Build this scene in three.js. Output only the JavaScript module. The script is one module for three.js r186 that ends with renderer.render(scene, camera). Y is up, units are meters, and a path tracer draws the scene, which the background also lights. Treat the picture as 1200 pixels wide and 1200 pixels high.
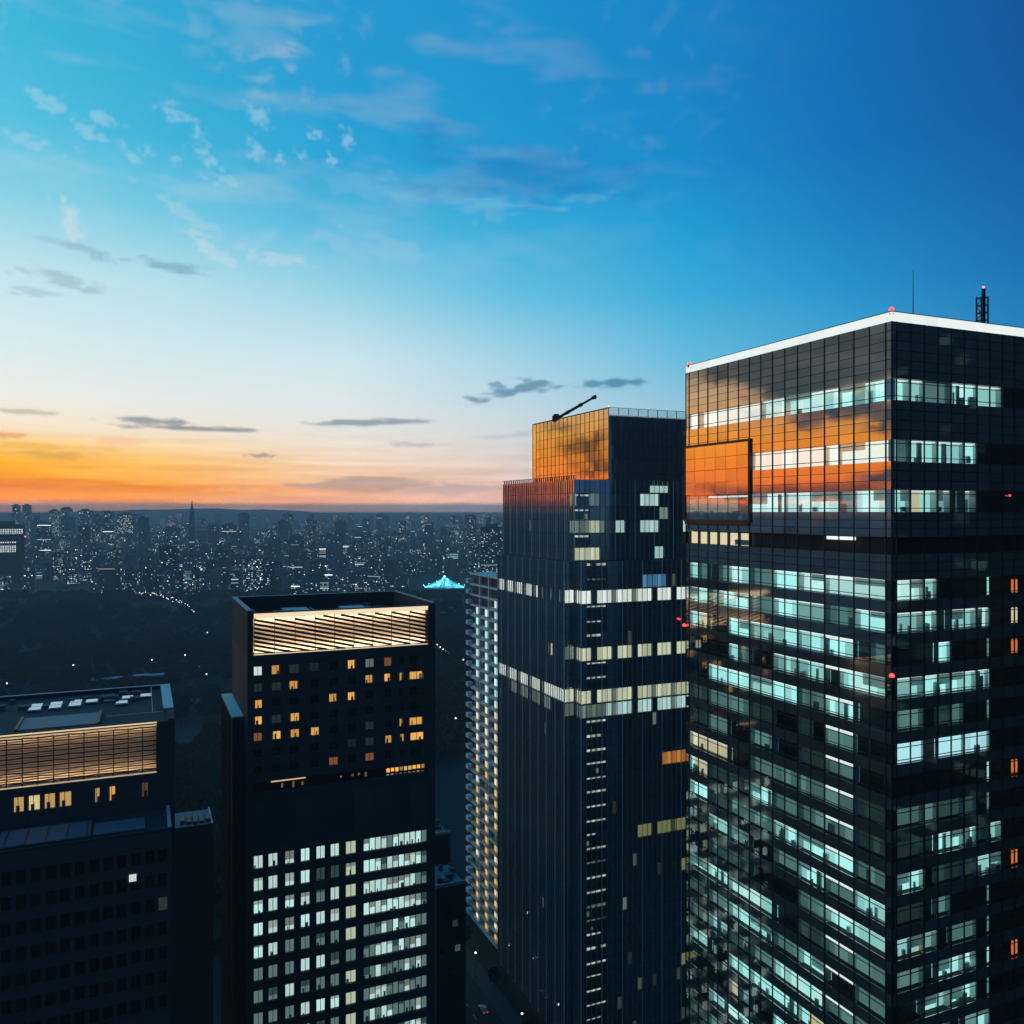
import * as THREE from 'three';
import { mergeGeometries } from 'three/addons/utils/BufferGeometryUtils.js';

// ------------------------------------------------------------------ camera
const scene = new THREE.Scene();
const EYE = 165, F = 1000, FAR = EYE / 125;                       // eye height (m); focal length in pixels of a 1200-pixel frame
const camera = new THREE.PerspectiveCamera(2 * Math.atan(600 / F) * 180 / Math.PI, 1, 0.5, 60000);
camera.position.set(0, EYE, 0);
camera.lookAt(0, EYE, -10);
scene.add(camera);
const renderer = new THREE.WebGLRenderer({ antialias: true });
renderer.setSize(1024, 1024);
renderer.toneMapping = THREE.LinearToneMapping;
renderer.toneMappingExposure = 1.0;
renderer.shadowMap.enabled = true;

// ------------------------------------------------------------------ seeded noise
function rng(seed) { let a = seed >>> 0; return () => { a = (a + 0x6D2B79F5) | 0; let t = Math.imul(a ^ (a >>> 15), 1 | a); t = (t + Math.imul(t ^ (t >>> 7), 61 | t)) ^ t; return ((t ^ (t >>> 14)) >>> 0) / 4294967296; }; }
function hash(x, y) { let h = Math.imul(x, 374761393) + Math.imul(y, 668265263) | 0; h = Math.imul(h ^ (h >>> 13), 1274126177); return ((h ^ (h >>> 16)) >>> 0) / 4294967296; }
function vnoise(x, y) {
  const xi = Math.floor(x), yi = Math.floor(y), fx = x - xi, fy = y - yi;
  const u = fx * fx * (3 - 2 * fx), v = fy * fy * (3 - 2 * fy);
  const a = hash(xi, yi), b = hash(xi + 1, yi), c = hash(xi, yi + 1), d = hash(xi + 1, yi + 1);
  return a + (b - a) * u + (c - a) * v + (a - b - c + d) * u * v;
}
function fbm(x, y, n = 5) { let s = 0, a = 0.5, t = 0; for (let i = 0; i < n; i++) { s += a * vnoise(x, y); t += a; x = x * 2.03 + 17.1; y = y * 2.01 + 9.7; a *= 0.52; } return s / t; }
const sm = (a, b, x) => { const t = Math.min(1, Math.max(0, (x - a) / (b - a))); return t * t * (3 - 2 * t); };
const lin = c => { c /= 255; return c <= 0.04045 ? c / 12.92 : Math.pow((c + 0.055) / 1.055, 2.4); };
const D2R = Math.PI / 180;

// ------------------------------------------------------------------ dusk sky (air and clouds only)
// Columns: azimuth in degrees right of the view axis. The sun has set at SUN_AZ. Rows: elevation. A fourth number is brightness.
const SUN_AZ = -64, HAZE = 0.00015;
const EL = [0, 1.5, 3, 4, 5, 7, 10, 14, 18, 22, 26, 32, 50, 90];
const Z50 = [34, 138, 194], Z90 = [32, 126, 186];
const SKY = [
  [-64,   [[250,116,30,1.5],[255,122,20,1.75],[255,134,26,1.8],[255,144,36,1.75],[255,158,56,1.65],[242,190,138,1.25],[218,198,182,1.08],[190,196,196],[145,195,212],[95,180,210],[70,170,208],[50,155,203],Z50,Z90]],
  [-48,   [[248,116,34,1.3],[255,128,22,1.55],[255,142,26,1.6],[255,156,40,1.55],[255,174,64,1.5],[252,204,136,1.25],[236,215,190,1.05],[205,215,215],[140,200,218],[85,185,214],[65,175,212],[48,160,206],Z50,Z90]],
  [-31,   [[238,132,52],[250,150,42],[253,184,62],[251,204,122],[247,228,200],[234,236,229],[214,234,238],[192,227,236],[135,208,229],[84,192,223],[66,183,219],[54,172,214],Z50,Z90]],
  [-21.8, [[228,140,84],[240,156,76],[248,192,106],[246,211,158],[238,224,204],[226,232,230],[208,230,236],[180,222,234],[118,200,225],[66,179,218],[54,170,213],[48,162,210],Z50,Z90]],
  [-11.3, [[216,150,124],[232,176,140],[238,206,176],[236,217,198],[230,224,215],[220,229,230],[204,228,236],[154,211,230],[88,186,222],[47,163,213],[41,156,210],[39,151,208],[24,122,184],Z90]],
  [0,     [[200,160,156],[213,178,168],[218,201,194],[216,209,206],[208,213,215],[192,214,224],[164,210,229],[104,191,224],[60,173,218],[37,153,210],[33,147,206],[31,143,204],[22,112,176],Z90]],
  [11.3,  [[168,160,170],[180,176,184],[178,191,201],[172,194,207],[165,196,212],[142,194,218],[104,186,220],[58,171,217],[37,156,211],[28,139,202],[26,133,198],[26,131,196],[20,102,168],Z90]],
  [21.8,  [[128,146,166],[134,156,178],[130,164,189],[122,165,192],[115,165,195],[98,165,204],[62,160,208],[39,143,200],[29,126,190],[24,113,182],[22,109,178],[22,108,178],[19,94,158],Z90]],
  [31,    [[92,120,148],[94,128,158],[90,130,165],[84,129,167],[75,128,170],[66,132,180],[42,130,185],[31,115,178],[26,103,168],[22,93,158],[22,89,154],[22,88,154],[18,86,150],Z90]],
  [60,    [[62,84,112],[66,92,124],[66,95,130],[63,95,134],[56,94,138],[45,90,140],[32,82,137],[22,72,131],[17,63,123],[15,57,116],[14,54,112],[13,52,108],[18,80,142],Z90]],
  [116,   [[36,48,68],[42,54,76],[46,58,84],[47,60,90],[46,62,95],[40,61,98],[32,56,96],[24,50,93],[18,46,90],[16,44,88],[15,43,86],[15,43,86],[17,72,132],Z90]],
];
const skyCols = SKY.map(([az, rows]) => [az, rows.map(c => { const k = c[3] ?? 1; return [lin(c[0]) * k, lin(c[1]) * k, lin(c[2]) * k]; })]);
const out3 = [0, 0, 0];
function clearSky(az, el) {
  let th = az - SUN_AZ; while (th > 180) th -= 360; while (th < -180) th += 360;
  const a = SUN_AZ + Math.abs(th);                                        // the sky is the same on both sides of the sun's azimuth
  let i = 0; while (i < skyCols.length - 2 && a > skyCols[i + 1][0]) i++;
  let j = 0; while (j < EL.length - 2 && el > EL[j + 1]) j++;
  const u = Math.min(1, Math.max(0, (a - skyCols[i][0]) / (skyCols[i + 1][0] - skyCols[i][0]))), v = Math.min(1, Math.max(0, (el - EL[j]) / (EL[j + 1] - EL[j])));
  const A = skyCols[i][1], B = skyCols[i + 1][1];
  for (let k = 0; k < 3; k++) { const p = A[j][k] + (B[j][k] - A[j][k]) * u, q = A[j + 1][k] + (B[j + 1][k] - A[j + 1][k]) * u; out3[k] = p + (q - p) * v; }
  return out3;
}
const pxAz = x => Math.atan((x - 600) / F) / D2R;
const pxEl = (x, y) => Math.atan((600 - y) / F * Math.cos(Math.atan((x - 600) / F))) / D2R;
// single clouds: azimuth, elevation, half width, half height (degrees), slope, colour (sRGB), opacity, feather
const C = [];
const cl = (x, y, w, h, slope, col, op, rag = 1, soft = .45) => C.push([pxAz(x), pxEl(x, y), w / F / D2R, h / F / D2R, slope, col.map(lin), op, rag, soft]);
const ca = (az, el, w, h, slope, col, op, rag = 1, soft = .45) => C.push([az, el, w, h, slope, col.map(lin), op, rag, soft]);
const GR = [120, 138, 152], GR2 = [92, 112, 132], MV = [168, 142, 146], BL = [62, 132, 168];
cl(180, 494, 48, 5, 0.03, [138, 146, 154], .85); cl(240, 503, 80, 3.5, 0.01, [130, 140, 150], .85); cl(430, 495, 76, 4.5, -0.05, [132, 150, 166], .85);
cl(20, 482, 44, 3, 0, [170, 158, 148], .6); cl(600, 457, 55, 10, -0.16, [92, 140, 168], .85, 1.5); cl(716, 449, 40, 6, -0.03, [72, 132, 168], .85); cl(305, 534, 16, 3, 0, [150, 140, 140], .8);
cl(485, 521, 34, 3, 0.02, [160, 165, 172], .55); cl(600, 510, 60, 4, -0.1, [165, 180, 192], .4); cl(140, 517, 30, 6, 0, [245, 196, 158], .7); cl(5, 510, 22, 3, 0, [226, 150, 90], .7);
cl(420, 567, 110, 9, -0.03, [150, 138, 142], .6, 1.3); cl(530, 575, 80, 7, -0.05, [172, 158, 160], .55, 1.2); cl(540, 593, 55, 5, 0.02, [128, 134, 150], .6); cl(350, 585, 170, 4, 0.02, [196, 146, 132], .5);
cl(60, 566, 150, 6, 0.02, [214, 118, 54], .5, 1.4); cl(150, 574, 130, 5, -0.02, [212, 124, 70], .45, 1.4); cl(60, 533, 40, 4, -0.02, [212, 160, 84], .6, 1.3); cl(40, 522, 70, 4, 0.03, [240, 178, 84], .6, 1.3);
cl(110, 297, 26, 6, 0.2, [140, 178, 198], .55, 1.4); cl(200, 312, 42, 6, 0.03, [120, 168, 196], .7, 1.2); cl(70, 326, 40, 9, 0.1, [150, 182, 198], .6, 1.5); cl(40, 342, 24, 5, 0, [160, 188, 202], .5, 1.4); cl(70, 284, 36, 4, .1, [150, 184, 200], .4, 1.3);
cl(85, 262, 16, 16, 1.0, [205, 222, 232], .55, 1.6); cl(225, 255, 40, 10, .5, [168, 208, 226], .5, 1.8); cl(250, 295, 34, 8, .5, [196, 220, 230], .5, 1.8); cl(325, 305, 30, 9, .05, [190, 218, 230], .5, 1.7);
cl(440, 290, 60, 16, .1, [150, 198, 224], .4, 1.9); cl(565, 238, 90, 8, .04, [110, 182, 220], .55, 1.7); cl(690, 231, 30, 6, -.08, [96, 170, 214], .6, 1.5); cl(420, 215, 60, 14, .1, [112, 184, 222], .35, 1.9);
cl(600, 195, 170, 40, .06, [18, 112, 182], .4, 1.4, 0);
for (const [x, y, w, h, r] of [[105, 157, 15, 7, .2], [150, 180, 11, 7, .5], [232, 160, 11, 9, .6], [243, 187, 17, 9, .2], [295, 170, 15, 10, .4], [350, 183, 9, 7, 0], [408, 163, 9, 10, .3], [207, 187, 8, 6, 0], [265, 212, 24, 6, .1], [40, 167, 22, 6, .15], [90, 173, 6, 5, 0], [172, 177, 7, 5, 0], [330, 187, 7, 6, 0], [390, 186, 8, 6, 0], [370, 158, 12, 6, .1], [120, 140, 20, 7, .2], [300, 135, 16, 9, .3], [200, 130, 22, 8, .2], [60, 120, 26, 8, .2]]) cl(x, y, w, h, r, [170, 212, 230], .42, 2.1, .05);
// the cloud bank over the sunset, to the left of the frame; the glass towers mirror it
ca(-70.5, 12.2, 10.5, 4.9, .06, [84, 96, 95], 1, .6, .88); ca(-62.2, 10.0, 4.6, 2.1, .12, [88, 96, 94], .97, 1.0, .75); ca(-68, 9.6, 3.4, .7, 0, [124, 132, 130], .6, 1.5); ca(-71, 11.6, 3, .7, 0, [118, 128, 128], .6, 1.5); ca(-58.8, 9.3, 2.6, .5, .05, [116, 112, 106], .85, 1.3, .7);
ca(-68.4, 6.6, 2.3, .8, .1, [84, 80, 72], 1, 1.2, .75); ca(-70.8, 5.7, 1.5, .9, 0, [80, 74, 64], 1, 1.3, .75); ca(-66.2, 5.7, 1.3, .6, .1, [84, 78, 68], 1, 1.3, .75); ca(-63.2, 6.3, 1.1, .35, 0, [165, 112, 66], .85, 1.4, .7); ca(-71.5, 2.2, 2.8, .55, 0, [76, 72, 66], 1, 1.1, .8); ca(-64, 1.2, 3.4, .5, 0, [84, 76, 68], .95, 1.3, .8); ca(-69, 1.2, 2.4, .45, 0, [84, 76, 68], .95, 1.3, .8);
ca(-52.5, 4.4, 1.8, 1.2, .1, [118, 84, 48], .92, 1.5); ca(-50.6, 5.6, 1.4, .35, 0, [150, 120, 92], .8); ca(-49.2, 6.2, 1.1, .3, 0, [140, 118, 98], .8); ca(-53, 3.0, 1.4, .7, 0, [112, 72, 40], .9, 1.5); ca(-46, 1.4, 6, .35, .02, [170, 84, 40], .7); ca(-48, 0.5, 6, .5, 0, [150, 78, 46], .8); ca(-66, 1.5, 12, .45, .01, [186, 92, 34], .6);
function makeSky() {
  const W = 4096, Hh = 2048, data = new Float32Array(W * Hh * 4);
  for (let r = 0; r < Hh; r++) {
    const el = ((r + 0.5) / Hh - 0.5) * 180;
    for (let c = 0; c < W; c++) {
      const lon = ((c + 0.5) / W - 0.5) * 360;                              // atan2(z, x)
      let az = lon + 90; if (az > 180) az -= 360;                           // x = sin az, z = -cos az
      const o = (r * W + c) * 4;
      if (el < -1) { data[o] = 0.03; data[o + 1] = 0.035; data[o + 2] = 0.045; data[o + 3] = 1; continue; }
      const e = Math.max(0, el), s = clearSky(az, e);
      let R = s[0], G = s[1], B = s[2];
      if (e < 70) {
        // thin high cloud: mottled puffs well above the horizon, streaks low down
        const w = fbm(az / 7 + 3, e / 3.5 + 5, 3), band = sm(13, 22, e + 7 * (w - .5)) * (1 - sm(50, 66, e)) * sm(22, -12, az) * sm(-150, -60, az);
        if (band > 0.01) {
          const cluster = sm(.42, .64, fbm(az / 13 + 40, e / 7 + 3, 3)), p = fbm(az / 1.5 + w * 3, e / .95 + w * 3 + 30, 5), wisp = fbm(az / 6 + e / 5, e / 1.6 + 60 - az / 30, 5);
          const k = (sm(.55, .8, p) * cluster * .3 + sm(.5, .8, wisp) * .22) * band, lum = (R + G + B) / 3;
          R += (lum * .95 + .12 - R * .7) * k; G += (lum * .8 + .12 - G * .6) * k; B += (lum * .7 + .13 - B * .6) * k;
        }
        // the thick grey-mauve air lying on the horizon
        const lid = .40 + .36 * fbm(az / 9 + 4, 2, 3) + .12 * fbm(az / 1.6, 8, 3), low = sm(lid + .12, lid - .26, e) * .9;
        if (low > 0) { const q = sm(-55, 20, az), s2 = sm(30, 110, az) * .75; R += ((lin(168) * (1 - q) + lin(108) * q) * (1 - s2) - R) * low; G += ((lin(134) * (1 - q) + lin(122) * q) * (1 - s2) - G) * low; B += ((lin(124) * (1 - q) + lin(138) * q) * (1 - s2) - B) * low; }
        const st = ((fbm(az / 6 + 9, e * 3.2 + az * .02, 5) - .5) * .55 + (fbm(az / 3.4 + 31, e * 7.5 - az * .05, 4) - .5) * .5) * sm(6.5, 1.5, e); R *= 1 + st * .5; G *= 1 + st * .8; B *= 1 + st;
        for (const q of C) {
          const dx = (az - q[0]) / q[2]; if (dx < -1.9 || dx > 1.9) continue;
          const dy = (e - q[1] + dx * q[2] * q[4]) / q[3]; if (dy < -2.2 || dy > 2.2) continue;
          const n = fbm(az / (q[2] * .26 + .2) + q[0] * 7, e / (q[3] * .45 + .07) + q[1] * 5, 6) - .5;
          const d = Math.sqrt(dx * dx + dy * dy) + n * 1.5 * q[7], k = sm(1.12, q[8], d) * q[6];
          R += (q[5][0] - R) * k; G += (q[5][1] - G) * k; B += (q[5][2] - B) * k;
        }
      }
      // this sky stands behind the haze layer that scene.fog draws: as bright as shows through it
      const t = Math.exp(-HAZE * Math.min(9000, 96 / Math.tan(Math.max(.3, e) * D2R)));
      data[o] = Math.max(.002, (R - .045 * (1 - t)) / t); data[o + 1] = Math.max(.004, (G - .092 * (1 - t)) / t); data[o + 2] = Math.max(.004, (B - .14 * (1 - t)) / t); data[o + 3] = 1;
    }
  }
  const t = new THREE.DataTexture(data, W, Hh, THREE.RGBAFormat, THREE.FloatType);
  t.mapping = THREE.EquirectangularReflectionMapping; t.colorSpace = THREE.LinearSRGBColorSpace;
  t.magFilter = t.minFilter = THREE.LinearFilter; t.wrapS = THREE.RepeatWrapping; t.needsUpdate = true;
  return t;
}
const sky = makeSky();
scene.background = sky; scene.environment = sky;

// ------------------------------------------------------------------ last warm light from just over the horizon
const sun = new THREE.DirectionalLight(new THREE.Color().setRGB(1, .5, .2), 0.1);   // the sun itself has just set
sun.position.set(Math.sin(SUN_AZ * D2R) * 800, EYE - 800 * Math.tan(1.6 * D2R), -Math.cos(SUN_AZ * D2R) * 800);
sun.target.position.set(0, EYE, 0);
sun.castShadow = true; sun.shadow.radius = 1; sun.shadow.mapSize.set(2048, 2048);
Object.assign(sun.shadow.camera, { left: -500, right: 500, top: 300, bottom: -300, near: 1, far: 3000 });
scene.add(sun, sun.target);
scene.fog = new THREE.FogExp2(new THREE.Color().setRGB(.97, 1, .92), HAZE);

// ------------------------------------------------------------------ helpers
const at = (px, h, d) => new THREE.Vector3((px - 600) / F * d, EYE + h, -d);    // pixel column, height above the eye, depth
const hAt = (py, d) => (600 - py) / F * d;
const V = (r, g, b) => new THREE.Color().setRGB(r, g, b);
const mat = (c, rough = .8, metal = 0, more = {}) => new THREE.MeshPhysicalMaterial({ color: V(...c), roughness: rough, metalness: metal, ...more });
const glow = (c, k = 1) => new THREE.MeshStandardMaterial({ color: V(.02, .02, .02), roughness: 1, emissive: V(c[0] * k, c[1] * k, c[2] * k), emissiveIntensity: 1 });
const taken = new Map();
function numbered(n) { const k = taken.get(n) ?? 0; taken.set(n, k + 1); return k ? `${n}_${String(k).padStart(3, '0')}` : n; }
const unit = new THREE.BoxGeometry(1, 1, 1);
function boxGeo(b) {
  const g = unit.clone();
  g.applyMatrix4(new THREE.Matrix4().compose(new THREE.Vector3((b[0] + b[1]) / 2, (b[2] + b[3]) / 2, (b[4] + b[5]) / 2), new THREE.Quaternion().setFromEuler(b[6] ?? new THREE.Euler()), new THREE.Vector3(b[1] - b[0], b[3] - b[2], b[5] - b[4])));
  return g;
}
function shade(o) { o.traverse(m => { if (m.isMesh) { m.castShadow = true; m.receiveShadow = true; } }); return o; }
function tag(o, label, category, group, kind) { Object.assign(o.userData, { label, category }); if (group) o.userData.group = group; if (kind) o.userData.kind = kind; return o; }
function structure(name, geo, m) { const o = new THREE.Mesh(geo, m); o.name = name; o.userData.kind = 'structure'; shade(o); scene.add(o); return o; }
const EYEV = new THREE.Vector3(0, EYE, 0);
// A thing made of boxes: each box is a part; past MOST of one name the ones that show largest stay parts and the rest join into one.
class Thing {
  constructor(name, label, category, pos, turn = 0, group) {
    this.o = new THREE.Group(); this.o.name = numbered(name); this.o.position.copy(pos); this.o.rotation.y = turn; scene.add(this.o);
    tag(this.o, label, category, group); this.l = new Map(); this.joined = new Map(); this.subs = []; this.cur = null; this.o.updateMatrixWorld(true);
  }
  open(name) { this.cur = { name, items: [] }; this.subs.push(this.cur); }
  close() { this.cur = null; }
  add(name, x0, x1, y0, y1, z0, z1, m, e) { if (this.cur) { this.cur.items.push({ name, b: [x0, x1, y0, y1, z0, z1, e], m }); return; } if (!this.l.has(name)) this.l.set(name, []); this.l.get(name).push({ b: [x0, x1, y0, y1, z0, z1, e], m }); }
  join(name, x0, x1, y0, y1, z0, z1, m, e) { if (!this.joined.has(name)) this.joined.set(name, []); this.joined.get(name).push({ b: [x0, x1, y0, y1, z0, z1, e], m }); }
  mesh(name, geo, m) { const o = new THREE.Mesh(geo, m); o.name = name; this.o.add(o); return o; }
  bake(name, items) {
    const by = new Map(); for (const it of items) { if (!by.has(it.m)) by.set(it.m, []); by.get(it.m).push(boxGeo(it.b)); }
    const ms = [...by.keys()], gs = ms.map(m => mergeGeometries(by.get(m)));
    const o = new THREE.Mesh(gs.length > 1 ? mergeGeometries(gs, true) : gs[0], gs.length > 1 ? ms : ms[0]); o.name = name; o.userData.kind = 'stuff'; this.o.add(o);
  }
  done(MOST = 300) {
    const v = new THREE.Vector3();
    for (const [name, items] of this.l) {
      for (const it of items) {
        const b = it.b; v.set((b[0] + b[1]) / 2, (b[2] + b[3]) / 2, (b[4] + b[5]) / 2).applyMatrix4(this.o.matrixWorld).sub(EYEV);
        const dx = b[1] - b[0], dy = b[3] - b[2], dz = b[5] - b[4], s = [dx, dy, dz].sort((p, q) => p - q), d = Math.max(5, -v.z);
        const seen = Math.abs(v.x) < .62 * d && Math.abs(v.y) < .62 * d;
        it.a = s[1] * s[2] / (d * d) * (seen ? 1 : .001);
      }
      items.sort((p, q) => q.a - p.a);
      for (const it of items.slice(0, MOST)) {
        const b = it.b, o = new THREE.Mesh(unit, it.m); o.name = name;
        o.position.set((b[0] + b[1]) / 2, (b[2] + b[3]) / 2, (b[4] + b[5]) / 2); o.scale.set(b[1] - b[0], b[3] - b[2], b[5] - b[4]); if (b[6]) o.rotation.copy(b[6]);
        this.o.add(o);
      }
      if (items.length > MOST) this.bake(name, items.slice(MOST));
    }
    for (const { name, items } of this.subs) {
      const g = new THREE.Group(), c = items[0].b; g.name = name; g.position.set((c[0] + c[1]) / 2, (c[2] + c[3]) / 2, (c[4] + c[5]) / 2); this.o.add(g);
      for (const it of items) { const b = it.b, o = new THREE.Mesh(unit, it.m); o.name = it.name; o.position.set((b[0] + b[1]) / 2, (b[2] + b[3]) / 2, (b[4] + b[5]) / 2).sub(g.position); o.scale.set(b[1] - b[0], b[3] - b[2], b[5] - b[4]); if (b[6]) o.rotation.copy(b[6]); g.add(o); }
    }
    for (const [name, items] of this.joined) this.bake(name, items);
    shade(this.o); return this.o;
  }
}
// A wall of a box-shaped tower. R runs along local +x and looks along +z, L runs along local -z and looks along -x; s along it, h above the eye, o outwards.
const wallR = (T, ox, oz, how = 'add') => (name, s0, s1, h0, h1, o0, o1, m, e) => T[how](name, ox + s0, ox + s1, EYE + h0, EYE + h1, oz + o0, oz + o1, m, e);
const wallL = (T, ox, oz, how = 'add') => (name, s0, s1, h0, h1, o0, o1, m, e) => T[how](name, ox - o1, ox - o0, EYE + h0, EYE + h1, oz - s1, oz - s0, m, e);
const TURN = Math.atan(436 / F);                        // the whole district stands on one street grid
const ground0 = (px, d) => at(px, -EYE, d);
const tiltOf = (R, k) => new THREE.Euler((R() - .5) * k, (R() - .5) * k, (R() - .5) * k * .3);

// ------------------------------------------------------------------ materials
const concrete = mat([.075, .08, .085], .9), darkWall = mat([.02, .022, .024], .85), blackWall = mat([.008, .009, .01], .8), roofMat = mat([.035, .042, .046], .9), steel = mat([.05, .052, .055], .5, .6), darkFrame = mat([.012, .013, .014], .5, .3), paleMetal = mat([.6, .56, .5], .5, .1);
const mirror = [.45, .49, .53, .47].map((c, i) => mat([c, c * .995, c * .96], .035 + .012 * i, .9));
const pane = new THREE.MeshPhysicalMaterial({ color: V(.92, .97, .97), roughness: .02, metalness: 0, transmission: 1, thickness: 0, ior: 2.1 });
const TEAL = [.45, .92, .88], COOL = [.62, .95, .92], WARM = [1.0, .86, .55], AMBER = [1.0, .45, .10], WHITE = [.92, 1.0, .97], BLUEW = [.55, .93, 1.0];
const gTeal = [1.25, 1.0, .82, 1.4].map(k => glow(TEAL, k)), gCool = [1.15, .95, 1.3].map(k => glow(COOL, k)), gDim = [.22, .3, .16, .25].map(k => glow(TEAL, k)), gMid = [.5, .62, .4].map(k => glow(TEAL, k)), gFaint = [.05, .08, .035].map(k => glow(TEAL, k)), gWarm = [.95, 1.15, .75].map(k => glow(WARM, k)), gAmber = [1.1, 1.35, .85].map(k => glow(AMBER, k)), gWhite = [1.2, 1.0].map(k => glow(WHITE, k)), gBlue = [1.2, 1.0].map(k => glow(BLUEW, k)), gOrange = glow([1, .25, .03], 1.0);
const red = glow([1.0, .05, .04], 4);
const roomWall = mat([.5, .56, .55], .9), deskMat = mat([.16, .24, .24], .8), blindMat = new THREE.MeshPhysicalMaterial({ color: V(.75, .8, .78), roughness: .95, transmission: .5, thickness: 0 });
const glows = { b: [glow([.12, .35, .62], .5), glow([.16, .42, .7], .7)], o: [glow([1, .3, .05], .5), glow([1, .4, .08], .7)], y: glow([.8, .78, .3], .28) }, faintW = [.03, .06, .1].map(k => glow([.8, .95, .8], k));
const pick = (a, R) => a[Math.floor(R() * a.length) % a.length];

// ------------------------------------------------------------------ the setting
{
  const g = new THREE.CircleGeometry(9500, 96); g.rotateX(-Math.PI / 2);
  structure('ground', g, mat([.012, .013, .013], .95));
}
{ // hills along the horizon
  const n = 700, P = [], I = [];
  for (let i = 0; i <= n; i++) {
    const a = (-150 + 260 * i / n) * D2R, px = 600 + 1000 * Math.tan(Math.max(-1.3, Math.min(1.3, a)));
    const e = -4.5 + 5 * fbm(a * 9 + 20, 1.5, 4) + 2 * fbm(a * 40, 7, 3) + 5 * Math.exp(-(((px - 255) / 120) ** 2)) - 2 * sm(330, 560, px);
    for (const [r, h] of [[8000, 0], [8400, .62], [8700, 1], [9600, 0]]) P.push(Math.sin(a) * r, h * (EYE + e / F * 8700) , -Math.cos(a) * r);
    if (i < n) for (let k = 0; k < 3; k++) { const p = i * 4 + k; I.push(p, p + 4, p + 1, p + 1, p + 4, p + 5); }
  }
  const g = new THREE.BufferGeometry(); g.setAttribute('position', new THREE.Float32BufferAttribute(P, 3)); g.setIndex(I); g.computeVertexNormals();
  structure('hills', g, mat([.03, .04, .045], 1));
}

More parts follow.
